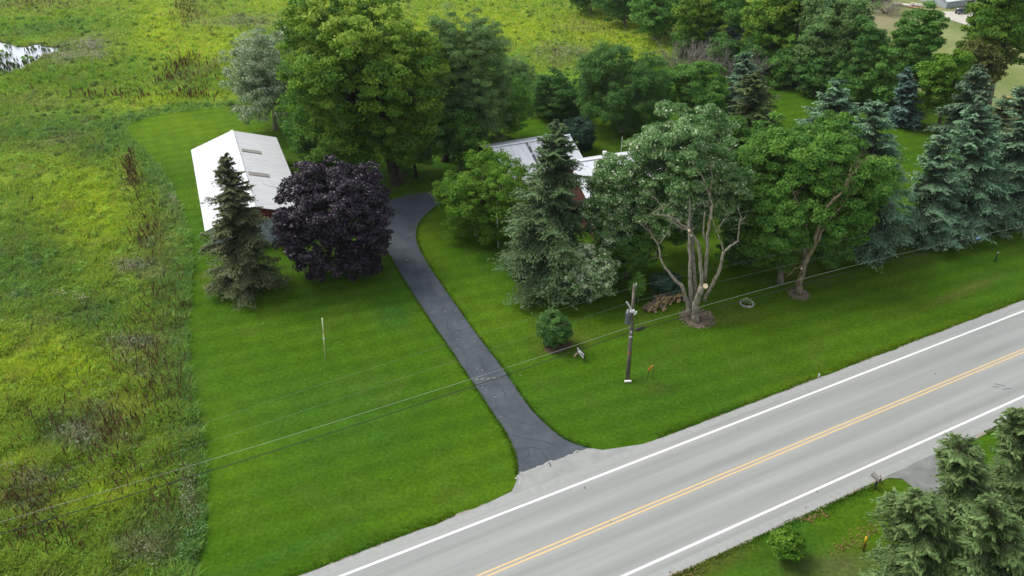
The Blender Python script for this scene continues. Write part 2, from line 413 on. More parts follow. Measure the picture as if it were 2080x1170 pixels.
for t in (-.135, .135):
    tag(ribbon(-160, 260, t - .06, t + .06, .018).build('road_line', YEL), kind='structure')

def sheet(name, poly, z, mat, label=None):
    m = MB(); m.face([(p[0], p[1], z) for p in poly]); return tag(m.build(name, mat), label, kind='structure')
dm, n, l, b = newmat('dark_drive_asphalt')
tc = n.new('ShaderNodeTexCoord')
n1 = n.new('ShaderNodeTexNoise'); n1.inputs['Scale'].default_value = .7; n1.inputs['Detail'].default_value = 8; n1.inputs['Roughness'].default_value = .65; l.new(tc.outputs['Object'], n1.inputs['Vector'])
n2 = n.new('ShaderNodeTexNoise'); n2.inputs['Scale'].default_value = 14; n2.inputs['Detail'].default_value = 5; l.new(tc.outputs['Object'], n2.inputs['Vector'])
ad = n.new('ShaderNodeMath'); ad.operation = 'MULTIPLY_ADD'; ad.inputs[1].default_value = .35; l.new(n2.outputs['Fac'], ad.inputs[0]); l.new(n1.outputs['Fac'], ad.inputs[2])
r = ramp(n, [(.046, .056, .066), (.066, .078, .090), (.098, .112, .125)], [.45, .68, .95]); l.new(ad.outputs[0], r.inputs[0]); l.new(r.outputs[0], b.inputs['Base Color'])
b.inputs['Roughness'].default_value = .8; b.inputs['Specular IOR Level'].default_value = .25
DRIVE = dm
LEFT = smooth_line(gpoly([(1052, 962), (1047, 925), (1031, 885), (1002, 840), (952, 765), (905, 695), (862, 632), (822, 570), (788, 512), (770, 470), (768, 430), (785, 408)]), 5)
TOPE = gpoly([(830, 396), (880, 389), (930, 380), (1000, 366), (1030, 395), (960, 400)])
RIGHT = smooth_line(gpoly([(905, 406), (872, 430), (850, 456), (846, 485), (857, 515), (888, 565), (932, 628), (978, 692), (1024, 752), (1072, 822), (1112, 864), (1150, 893), (1198, 910)]), 5)
def ragged(line, amp, s):
    n_ = fbm(line[:, 0] * 1.7, line[:, 1] * 1.7, s) - .5
    return line + np.c_[n_, -n_ * .4] * amp * 2
tag(sheet('driveway', np.vstack([ragged(LEFT, .10, 3), TOPE, ragged(RIGHT, .10, 4)])[::-1], .006, DRIVE, 'dark blacktop driveway from the road to the garage'))
APR = M_plain('apron_asphalt', (.280, .288, .270), .9, .12, .9)
sheet('driveway_apron', np.vstack([gpoly([(1052, 962)]), gpoly([(1198, 910)]), gpoly([(1225, 914)]), [R(15.2, 4.66)[:2]], [R(.6, 4.66)[:2]], gpoly([(1040, 998)]), gpoly([(1050, 975)])])[::-1], .005, APR)
# pale crumbling edge where the blacktop meets the apron, and tar lines on the blacktop
TAR = M_plain('tar_seal', (.034, .038, .044), .5, .2, 6)
PALE = M_plain('worn_pale_edge', (.34, .335, .31), .95, .25, 6)
def strip(name, px, wd, z, mat, wob=.12, seed=0):
    L = smooth_line(gpoly(px), 6); rr = np.random.default_rng(seed)
    L = L + (np.c_[fbm(L[:, 0] * 2, L[:, 1] * 2, seed), fbm(L[:, 0] * 2, L[:, 1] * 2, seed + 9)] - .5) * wob * 2
    m = MB()
    for i in range(len(L) - 1):
        d = L[i + 1] - L[i]; d /= np.linalg.norm(d) + 1e-9; nn = np.array([-d[1], d[0]]) * wd * .5 * (0.6 + .8 * rr.random())
        m.face([(*(L[i] - nn), z), (*(L[i + 1] - nn), z), (*(L[i + 1] + nn), z), (*(L[i] + nn), z)])
    return tag(m.build(name, mat), kind='structure')
TARL = [[(905, 682), (935, 672), (962, 662)], [(912, 640), (908, 662), (920, 676), (918, 690)], [(955, 790), (985, 782), (1028, 765)], [(1005, 800), (1012, 830), (1035, 850), (1080, 862), (1108, 850)], [(1045, 915), (1085, 910), (1105, 925), (1120, 948)],
        [(1040, 885), (1080, 892), (1130, 905)], [(830, 520), (845, 548), (850, 580), (862, 600)], [(872, 600), (905, 590)], [(975, 720), (980, 745), (1000, 760)], [(1060, 940), (1075, 925), (1070, 905)], [(815, 560), (850, 555)], [(868, 560), (880, 590), (898, 612), (900, 640)], [(925, 700), (945, 720), (950, 745), (968, 768)], [(990, 760), (1002, 775), (1020, 790), (1030, 815)], [(800, 470), (830, 485), (848, 470)]]
for i, p in enumerate(TARL): strip('crack_seal', p, .055, .011, TAR, .14, i)
strip('driveway_edge', [(1054, 964), (1090, 948), (1130, 935), (1170, 920), (1197, 911)], .09, .0125, PALE, .3, 40)
strip('driveway_edge', [(1048, 972), (1060, 965), (1052, 985)], .10, .0145, PALE, .2, 41)
for x, y in [(968, 771), (980, 770), (992, 769), (1004, 768), (1015, 767)]:
    p = G(x, y); m = MB(); m.box((p[0], p[1], .012), (.30, .05, .004), atan2(RD[1], RD[0]) + rnd.uniform(-.3, .3)); tag(m.build('paint_mark', M_plain('faded_paint', (.33, .32, .2))), kind='structure')
# gravel drive across the road
GD = M_plain('grey_gravel', (.185, .195, .182), 1, .22, 1.3, bump=.3)
sheet('gravel_drive', gpoly([(1792, 970), (1800, 964), (1850, 930), (1935, 900), (1955, 870), (2010, 850), (1990, 875), (1965, 905), (1975, 950), (2080, 1020), (2180, 1080), (2200, 1200), (2080, 1120), (2000, 1085), (1900, 1035), (1868, 1000), (1832, 972)])[::-1], .005, GD)
# tyre scuffs and tar spots on the road
SC = M_plain('road_scuff', (.12, .12, .12), .9)
for x, y, ln in [(2030, 782, .8), (2045, 790, .7), (1188, 991, .25), (2022, 786, .5), (1660, 1000, .15), (1240, 1060, .12), (1500, 870, .12), (1900, 760, .2)]:
    p = G(x, y); m = MB(); m.box((p[0], p[1], .019), (ln, .07, .004), rnd.uniform(0, 3)); tag(m.build('road_stain', SC), kind='structure')

# ------------------------------------------------------------------ meadow growth (uncountable)
bm_, n, l, b = newmat('meadow_blade')
at = n.new('ShaderNodeAttribute'); at.attribute_name = 'tone'
l.new(at.outputs['Color'], b.inputs['Base Color']); b.inputs['Roughness'].default_value = .8; b.inputs['Specular IOR Level'].default_value = .1
t = n.new('ShaderNodeBsdfTranslucent'); mx = n.new('ShaderNodeMixShader'); mx.inputs[0].default_value = .42
l.new(at.outputs['Color'], t.inputs[0]); l.new(b.outputs[0], mx.inputs[1]); l.new(t.outputs[0], mx.inputs[2]); l.new(mx.outputs[0], n['Material Output'].inputs[0])
BLADE = bm_
def blades(name, X, Y, h, wd, colr, label, lean=.35, z0=0.0, cat=None):
    N = len(X); a = rng.uniform(0, 2 * pi, N); la = rng.uniform(0, 2 * pi, N); ll = h * lean * rng.uniform(.2, 1.3, N)
    s = np.c_[np.cos(a), np.sin(a), np.zeros(N)] * (wd / 2)[:, None]
    bpt = np.c_[X, Y, np.full(N, z0)]; tip = bpt + np.c_[np.cos(la) * ll, np.sin(la) * ll, h]
    mid = bpt * .45 + tip * .55 - np.c_[np.cos(la), np.sin(la), np.zeros(N)] * (ll * .12)[:, None]
    P = np.stack([bpt - s * .5, mid - s, tip, mid + s], 1)
    o = quads(name, P, BLADE, color=colr); tag(o, label, cat, kind='stuff'); return o
def scatter_px(N, x0, x1, y0, y1, zone=None, pw=1.0):
    out = []; 
    while sum(len(o) for o in out) < N:
        px = rng.uniform(x0, x1, N); py = y0 + (y1 - y0) * rng.random(N)
        u = px - 1040; v = py - 585
        rx, ry, rz = u, F * CP - v * SP, -(v * CP + F * SP)
        X = rx * (-H / rz); Y = ry * (-H / rz)
        k = ~inside(X, Y, LAWN) if zone is None else zone(X, Y, px, py)
        out.append(np.c_[X, Y][k])
    return np.vstack(out)[:N]
P1 = scatter_px(300000, -60, 1800, -25, 1230, lambda X, Y, px, py: (~inside(X, Y, LAWN)) & (~inside(X, Y, POND)) & (rt(X, Y) > 5.2))
X, Y = P1.T
cc = meadow_color(X, Y); nn = fbm(X * .7, Y * .7, 77, 3); dd = np.clip(dist_line(X, Y, EDGE), 0, 3)
farf = np.clip(Y / 60, .8, 2.6)
h = (.13 + .50 * nn * nn * 1.8) * rng.uniform(.6, 1.3, len(X)) * (1 + .25 * (dd < 1.2)); wd = .10 * farf * rng.uniform(.6, 1.3, len(X))
cj = cc * rng.uniform(.78, 1.28, (len(X), 1)) * (1 + .10 * rng.standard_normal((len(X), 3)))
blades('meadow_grass', X, Y, h, wd, np.clip(cj, .005, 1), 'tall rough meadow grass and weeds left of the lawn', .95)
# rank weeds of the meadow: leafy mounds
mx_, my_ = scatter_px(2600, -60, 1500, -20, 1230).T
rr = rng.uniform(.2, .55, len(mx_)); K = 34
cx = np.repeat(mx_, K); cy = np.repeat(my_, K); cr = np.repeat(rr, K)
dv = unit(rng.standard_normal((len(cx), 3))); dv[:, 2] = np.abs(dv[:, 2])
cen = np.c_[cx, cy, np.full(len(cx), .12)] + dv * cr[:, None] * np.array([1, 1, .9]) * rng.uniform(.6, 1, (len(cx), 1))
base_c = np.repeat(np.clip(meadow_color(mx_, my_) * rng.uniform(.55, 1.25, (len(mx_), 1)) * np.array([.9, 1, 1.4]), .01, 1), K, 0)
Pm = leaves(cen, rng.standard_normal((len(cx), 3)) + dv * .3, dv + .5 * rng.standard_normal((len(cx), 3)), rng.uniform(.14, .3, len(cx)) * np.clip(cy / 60, .8, 2), rng.uniform(.07, .14, len(cx)) * np.clip(cy / 60, .8, 2))
om = quads('meadow_weeds', Pm, BLADE, color=base_c * rng.uniform(.75, 1.3, (len(cx), 1))); tag(om, 'leafy weed mounds spread through the meadow', kind='stuff')
# dock stalks: dark red-brown seed spikes
pts = []
for cx_, cy_, rx_, ry_, nn_, an in [(265, 340, 14, 26, 150, 15), (275, 375, 14, 20, 70, 0), (300, 470, 34, 60, 190, 10), (340, 620, 46, 60, 160, 0), (290, 720, 60, 60, 170, 0), (330, 800, 50, 60, 170, 0), (240, 870, 50, 60, 150, 0), (120, 870, 90, 50, 110, 0), (50, 1010, 70, 60, 190, 0), (95, 1085, 60, 40, 110, 0), (390, 196, 40, 10, 110, 0), (370, 132, 30, 12, 160, -25), (345, 160, 40, 10, 60, -20), (200, 196, 90, 10, 80, 0), (430, 150, 60, 20, 50, 0), (380, 25, 26, 26, 120, 50), (60, 12, 110, 10, 120, 0), (400, 60, 60, 50, 50, 0), (230, 400, 160, 150, 60, 0), (200, 700, 160, 150, 90, 0), (330, 1000, 80, 90, 90, 0), (1200, 60, 120, 40, 60, 0), (150, 960, 150, 100, 90, 0), (280, 200, 60, 10, 50, 0), (240, 950, 110, 70, 120, 0)]:
    a_ = radians(an); q = rng.standard_normal((nn_, 2)) * .6 * [rx_, ry_]
    q = q @ np.array([[cos(a_), sin(a_)], [-sin(a_), cos(a_)]]) + [cx_, cy_]
    pts.append(q)
pts = np.vstack(pts); gp_ = np.array([G(*p)[:2] for p in pts]); k = ~inside(gp_[:, 0], gp_[:, 1], LAWN) & ~inside(gp_[:, 0], gp_[:, 1], POND); gp_ = gp_[k]; gp_ = gp_[rng.random(len(gp_)) < .6]
N = len(gp_); hh = rng.uniform(.4, 1.3, N); ff = np.clip(gp_[:, 1] / 60, .9, 1.9)
Ps = []; 
ln = rng.standard_normal((N, 2)) * .24
for a0 in (0, pi / 2, pi / 4):
    a_ = rng.uniform(0, pi) + a0; s = np.c_[np.full(N, cos(a_)), np.full(N, sin(a_)), np.zeros(N)] * (.045 * ff * rng.uniform(.7, 1.3, N))[:, None]
    b0 = np.c_[gp_, np.full(N, .1)]; tp = b0 + np.c_[ln * hh[:, None], hh]
    md = b0 * .45 + tp * .55
    Ps.append(np.stack([b0, md - s, tp, md + s], 1))
Ps = np.concatenate(Ps); ct = np.array([.17, .10, .055]) * rng.uniform(.5, 1.6, (len(Ps), 1)) * (1 + .12 * rng.standard_normal((len(Ps), 3)))
tag(quads('dock_stalks', Ps, BLADE, color=np.clip(ct, .01, 1)), 'dark red brown dock seed stalks standing in the meadow', kind='stuff')
# pale flower heads / dead grass
fl = []
for cx_, cy_, rx_, ry_, nn_ in [(165, 880, 30, 24, 260), (150, 900, 24, 20, 120), (75, 975, 40, 16, 220), (270, 540, 30, 12, 160), (265, 700, 50, 14, 150), (270, 545, 14, 10, 60), (130, 605, 20, 6, 60), (170, 613, 12, 5, 60), (20, 955, 14, 10, 50), (385, 1020, 14, 50, 220), (300, 1130, 40, 24, 160), (180, 95, 26, 12, 260), (150, 118, 60, 8, 260), (200, 105, 14, 18, 160), (255, 735, 20, 12, 60), (215, 820, 60, 40, 90), (355, 410, 10, 40, 120), (1130, 105, 40, 14, 120), (1250, 60, 100, 30, 120), (520, 40, 90, 20, 100)]:
    fl.append(rng.standard_normal((nn_, 2)) * .7 * [rx_, ry_] + [cx_, cy_])
fl = np.vstack(fl); fg = np.array([G(*p)[:2] for p in fl]); k = ~inside(fg[:, 0], fg[:, 1], LAWN) & ~inside(fg[:, 0], fg[:, 1], POND); fg = fg[k]; N = len(fg)
dv = rng.standard_normal((N, 3)); cen = np.c_[fg, rng.uniform(.35, .7, N)]
Pf = leaves(cen, dv, np.array([0, 0, 1]) + .6 * rng.standard_normal((N, 3)), rng.uniform(.12, .3, N) * np.clip(fg[:, 1] / 60, .8, 2), rng.uniform(.05, .11, N) * np.clip(fg[:, 1] / 60, .8, 2))
tag(quads('pale_flower_heads', Pf, BLADE, color=np.clip(np.array([.38, .38, .25]) * rng.uniform(.6, 1.3, (N, 1)), 0, 1)), 'pale flower heads and dead grass scattered in the meadow', kind='stuff')
# reeds standing in the pond
q = rng.uniform(0, 1, (2200, 2)) * [135, 70] + [-10, 85]
q = q[(vnoise(q[:, 0] * .09, q[:, 1] * .16, 3) > .69) | (np.abs(q[:, 1] - (150 - q[:, 0] * .35)) < 3)]
gq = np.array([G(*p)[:2] for p in q]); gq = gq[inside(gq[:, 0], gq[:, 1], POND)]
N = len(gq); blades('pond_reeds', gq[:, 0], gq[:, 1], rng.uniform(.4, 1.1, N), np.full(N, .22), np.clip(np.array([.07, .10, .03]) * rng.uniform(.4, 1.4, (N, 1)), 0, 1), 'dark reeds standing in the pond water', .25, -.1)
# long grass along road edges and drive edges
S = rng.uniform(-12, 75, 14000); T = 4.80 + rng.exponential(.22, 14000)
e1 = np.array([RC + RD * s + RN * t for s, t in zip(S, T)])
keep = ~((rs(e1[:, 0], e1[:, 1]) > .3) & (rs(e1[:, 0], e1[:, 1]) < 15.8))
S2 = rng.uniform(-2, 50, 9000); T2 = -4.9 - rng.exponential(.22, 9000)
e2 = np.array([RC + RD * s + RN * t for s, t in zip(S2, T2)]); k2 = (rs(e2[:, 0], e2[:, 1]) < 26.8) | (rs(e2[:, 0], e2[:, 1]) > 37)
DL = []
for ln_, sg in ((LEFT, 1), (RIGHT, 1)):
    i = rng.integers(0, len(ln_) - 1, 4500); t_ = rng.random((4500, 1)); p = ln_[i] * (1 - t_) + ln_[i + 1] * t_
    d = unit(ln_[i + 1] - ln_[i]); nrm_ = np.c_[-d[:, 1], d[:, 0]]
    p = p + nrm_ * (rng.exponential(.09, (4500, 1)) - .02); DL.append(p)
E_ = np.vstack([e1[keep][:, :2], e2[k2][:, :2]] + DL); N = len(E_)
lc = lawn_color(E_[:, 0], E_[:, 1]) * rng.uniform(1.1, 2.2, (N, 1))
blades('verge_grass', E_[:, 0], E_[:, 1], rng.uniform(.03, .10, N), rng.uniform(.05, .12, N), np.clip(lc, .005, 1), 'ragged grass edge along the road and the driveway', 1.3)


PL = scatter_px(700, 230, 2100, 220, 1160, lambda X, Y, px, py: inside(X, Y, LAWN) & ((rt(X, Y) > 5.4) | (rt(X, Y) < -5.6)) & ~inside(X, Y, np.vstack([LEFT, TOPE, RIGHT])) & (Y < 95) & ~((rt(X, Y) < 10) & (rt(X, Y) > 0) & (rs(X, Y) > .3) & (rs(X, Y) < 15)) & ~((rt(X, Y) < 0) & (rs(X, Y) > 24)))
N = len(PL); tag(quads('clover_flowers', leaves(np.c_[PL, np.full(N, .02)], rng.standard_normal((N, 3)) * [1, 1, .2], np.array([0, 0, 1]) + .2 * rng.standard_normal((N, 3)), rng.uniform(.05, .12, N), rng.uniform(.03, .07, N)), BLADE, color=np.array([.20, .26, .10]) * rng.uniform(.5, 1.5, (N, 1))), 'tiny pale clover flowers and fallen leaves scattered over the lawn', kind='stuff')
# ------------------------------------------------------------------ trees
def crown_geom(base, box, dY=0.0):
    b = G(*base); cx, cy = (box[0] + box[2]) / 2, (box[1] + box[3]) / 2
    c = V(cx, cy, b[1] + dY); m = mpp(c)
    rx = (box[2] - box[0]) / 2 * m; hh = (box[3] - box[1]) / 2 * m; ry = rx * .92
    a = atan((H - c[2]) / c[1])
    rz = sqrt(max(hh * hh - (ry * sin(a)) ** 2, (.5 * ry) ** 2)) / cos(a)
    return b, c, np.array([rx, ry, rz])
def limb(m, a, b, r0, r1, sag=.08, n=5, sides=6, r=rnd):
    a = Vector(a); b = Vector(b); L = (b - a).length; o = Vector((r.uniform(-1, 1), r.uniform(-1, 1), r.uniform(-.3, 1))) * L * sag
    pts = []; rad = []
    for i in range(n + 1):
        t = i / n; pts.append(a.lerp(b, t) + o * sin(pi * t) + Vector((r.uniform(-1, 1), r.uniform(-1, 1), r.uniform(-1, 1))) * L * .015 * (0 < i < n))
        rad.append(r0 + (r1 - r0) * t)
    m.tube(pts, rad, sides, cap=True); return pts
def tree(name, label, base, box, mat, n=30000, leaf=(.30, .17), clump=1.0, nC=None, bark=None, tr=.3, dY=0.0, group=None, seed=1, cat='tree', lobes=11, ragged=.34, tops=0.0, droop=0.0, minz=.5, crown='crown', shell=.5, trunkvis=True, flat=.5, mask=None, low=1.9, spark=0.0, core=.62):
    g = np.random.default_rng(seed); rr = random.Random(seed); bark = bark or BARK
    b, c, rad = crown_geom(base, box, dY)
    b = np.array([b[0], b[1], 0.0]); rad = rad * 1.08; leaf = (leaf[0] * .74, leaf[1] * .78); n = int(n * 1.75); clump = clump * .82
    c = np.array([c[0], c[1], max(c[2], rad[2] * .8 + .2)]) - b
    root = empty(name, tuple(b), label, cat, group)
    nC = nC or int(np.clip(4.2 * (rad[0] / clump) ** 2 * (1 + rad[2] / rad[0]) / 2 * 2.7, 18, 1300))
    # crown = union of overlapping boughs, each carrying leaf clumps
    K_ = lobes; k_ = np.arange(K_) + .5; ph_ = np.arccos(np.clip(1 - low * k_ / K_, -1, 1)); th_ = pi * (1 + 5 ** .5) * k_ + g.uniform(0, 6)
    LD = np.c_[np.cos(th_) * np.sin(ph_), np.sin(th_) * np.sin(ph_), np.cos(ph_)] + .22 * g.standard_normal((K_, 3)); LD = unit(LD)
    lr = g.uniform(.30, .30 + ragged * .62, K_) * (1.25 if K_ < 12 else 1.0) * (14 / max(K_, 12)) ** .18
    lo = np.clip(1.06 - lr, .3, .80) * g.uniform(.82, 1.06, K_)
    LC = c + LD * rad * lo[:, None]; LRv = np.c_[lr * rad[0], lr * rad[1], lr * np.maximum(rad[2], rad[0] * .8) * g.uniform(.85, 1.3, K_)]
    LC = np.vstack([LC, c]); LRv = np.vstack([LRv, rad * core]); wl_ = (LRv[:, 0] ** 2); wl_[-1] *= .45 + (core > .7) * 1.5
    li = g.choice(K_ + 1, nC, p=wl_ / wl_.sum()); D0 = unit(g.standard_normal((nC, 3)) + [0, 0, .18])
    u = g.random(nC); ext = np.where(g.random(nC) < .14, 1.14, 1.0)
    cc_ = LC[li] + D0 * (LRv[li] - clump * .35) * ((1 - .55 * u * u) * ext)[:, None]
    D = unit((cc_ - c) / rad * .5 + D0 * .6)
    cc_[:, 2] -= droop * (np.hypot(cc_[:, 0] - c[0], cc_[:, 1] - c[1]) / rad[0]) ** 2
    keep = cc_[:, 2] > minz; cc_ = cc_[keep]; u = u[keep]; D = D[keep]
    if mask is not None:
        k = mask(cc_ + b); cc_ = cc_[k]; D = D[k]
    nC = len(cc_)
    cs = clump * g.uniform(.55, 1.3, nC); ctint = g.uniform(0, 1, nC)
    K = max(6, int(n / nC)); ii = np.repeat(np.arange(nC), K); N = len(ii)
    d = unit(g.standard_normal((N, 3)) + D[ii] * .45 + [0, 0, .25])
    P = cc_[ii] + d * cs[ii][:, None] * np.array([1, 1, flat]) * (g.random(N) ** .45)[:, None]
    P[:, 2] -= droop * .3 * g.random(N) * (d[:, 2] < 0)
    nr = d * .6 + D[ii] * .55 + [0, 0, .4] + .42 * g.standard_normal((N, 3)); ax = g.standard_normal((N, 3)) + d * .6 + [0, 0, -.3 - droop * .3]
    k = P[:, 2] > .12; P = P[k]; nr = nr[k]; ax = ax[k]; ii = ii[k]; N = len(P)
    sz = g.uniform(.65, 1.35, N)
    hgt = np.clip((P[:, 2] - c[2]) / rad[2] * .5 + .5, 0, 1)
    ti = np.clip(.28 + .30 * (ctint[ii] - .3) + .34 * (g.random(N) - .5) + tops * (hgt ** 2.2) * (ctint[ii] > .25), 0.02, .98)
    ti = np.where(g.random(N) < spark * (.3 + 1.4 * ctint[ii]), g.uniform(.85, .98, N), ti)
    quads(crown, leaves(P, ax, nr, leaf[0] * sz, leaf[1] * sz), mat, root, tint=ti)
    # trunk and limbs
    m = MB(); th = max(.8, c[2] - rad[2] * .35); fork = Vector((c[0] * .6, c[1] * .6, th))
    rr2 = tr
    m.tube([(0, 0, -.1), (0, 0, .15), (c[0] * .15, c[1] * .15, th * .35), tuple(fork)], [tr * 1.55, tr * 1.15, tr * .9, tr * .72], 10)
    top = Vector((c[0], c[1], c[2] + rad[2] * .55)); limb(m, fork, top, tr * .7, tr * .15, .04, 6, 7, rr)
    for i in range(min(lobes, 22)):
        e = LC[i].copy()
        if e[2] < th * .6: e[2] = th * .6 + abs(LD[i][2]) * rad[2] * .3
        s = fork.lerp(top, rr.uniform(0, .55)); P_ = limb(m, s, e, tr * .42, tr * .08, .10, 5, 6, rr)
        near = np.argsort(((cc_ - e) ** 2).sum(1))[:6]
        for j in near: limb(m, P_[rr.choice((2, 3, 4))], cc_[j], tr * .15, .02, .10, 3, 4, rr)
    m.build('trunk', bark, root, smooth=True)
    return root

def spruce(name, label, base, top, Rpx, mat, n=26000, L0=.36, W0=.12, seed=1, bark=None, dens=15, droop=.42, cat='spruce tree', group=None, power=.76, gap=.0, lowz=.25, up=.45, fullness=1.0):
    g = np.random.default_rng(seed); b = G(*base); b[2] = 0
    T = V(top[0], top[1], b[1]); h = T[2]; R0 = 1.12 * Rpx * mpp(b + [0, 0, h * .25]); n = int(n * 1.6); L0 = L0 * .8; W0 = W0 * .95
    lean = np.array([T[0] - b[0], 0, 0])
    root = empty(name, tuple(b), label, cat, group)
    nb = int(h * dens); t = np.sort(g.random(nb) ** 1.08) * .985 + .012
    whorl = np.round(t * h / .55) * .55 / h; t = np.where(g.random(nb) < .7, whorl + g.normal(0, .006, nb), t); t = np.clip(t, .015, .995)
    az = g.uniform(0, 2 * pi, nb); prof = (1 - t) ** power * np.clip(.55 + t * 6, 0, 1)
    az_irr = 1 + .16 * np.sin(az * 2 + seed) + .10 * np.sin(az * 5 + seed * 2 + t * 9)
    L = (R0 * prof * g.uniform(.5, 1.12, nb) + .22) * az_irr
    L *= np.where(g.random(nb) < .06, 1.15, 1)
    if gap: L *= np.where(fbm(az * 1.2, t * 9, seed) < gap, .55, 1)
    m_ = np.maximum(6, (L * 14 * fullness + 7)).astype(int); m_ = (m_ * n / m_.sum()).astype(int) + 3
    ii = np.repeat(np.arange(nb), m_); N = len(ii); s = g.random(N) ** .62
    d = np.c_[np.cos(az), np.sin(az), np.zeros(nb)]; sd_ = np.c_[-np.sin(az), np.cos(az), np.zeros(nb)]
    e0 = -.12 + up * t; 
    wv = (.34 * L[ii] + .12) * np.clip((1 - s) * 1.5, .12, 1) * np.clip(s * 2.5, .25, 1)
    nt_ = np.maximum(2, (L[ii] / .42).astype(int)); twig = g.integers(0, 99, N) % nt_; s = np.clip((twig + .6 + .35 * g.standard_normal(N)) / nt_, .08, 1.03)
    lat = g.choice([-1, 1], N) * g.random(N) ** .8
    Z = e0[ii] * L[ii] * s - droop * (1 - t[ii] * .7) * L[ii] * s ** 2 * .8 + .10 * L[ii] * s ** 4
    P = np.c_[np.zeros((N, 2)), t[ii] * h] + lean * t[ii][:, None] + d[ii] * (L[ii] * s + np.abs(lat) * wv * .45)[:, None] + sd_[ii] * (lat * wv)[:, None]
    P[:, 2] += Z - np.abs(lat) * wv * .35 - .10 * g.random(N) * (1 + L[ii] * .3)
    ax = d[ii] * .8 + sd_[ii] * (np.sign(lat) * .75 * (np.abs(lat) > .15))[:, None] + np.c_[np.zeros((N, 2)), -.12 - .22 * (1 - t[ii]) + g.normal(0, .28, N)]  + .22 * g.standard_normal((N, 3))
    nr = np.array([0, 0, 1.0]) + .42 * g.standard_normal((N, 3)) + d[ii] * .35
    k = P[:, 2] > lowz; P, ax, nr, ii, s, lat = P[k], ax[k], nr[k], ii[k], s[k], lat[k]; N = len(P)
    bt = g.random(nb); sz = g.uniform(.7, 1.25, N)
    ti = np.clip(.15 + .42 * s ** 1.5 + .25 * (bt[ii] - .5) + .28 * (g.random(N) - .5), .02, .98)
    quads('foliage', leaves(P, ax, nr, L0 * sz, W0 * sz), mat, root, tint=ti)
    m = MB(); r0 = .012 * h + .05
    m.tube([(0, 0, -.1), (0, 0, .3), tuple(lean * .5 + [0, 0, h * .5]), tuple(lean * .98 + [0, 0, h * .985])], [r0 * 1.3, r0, r0 * .55, .02], 8)
    for j in range(0, nb, max(1, nb // 110)):
        a0 = lean * t[j] + np.array([0, 0, t[j] * h]); e = a0 + d[j] * L[j] * .8; e[2] += (e0[j] * L[j] * .8 - droop * (1 - t[j] * .7) * L[j] * .5)
        if e[2] < .2: continue
        mid = a0 * .5 + e * .5; mid[2] += .06 * L[j]
        m.tube([tuple(a0), tuple(mid), tuple(e)], [.02 + .006 * L[j], .02, .01], 4)
    m.build('trunk', bark or BARK_D, root, smooth=True)
    return root

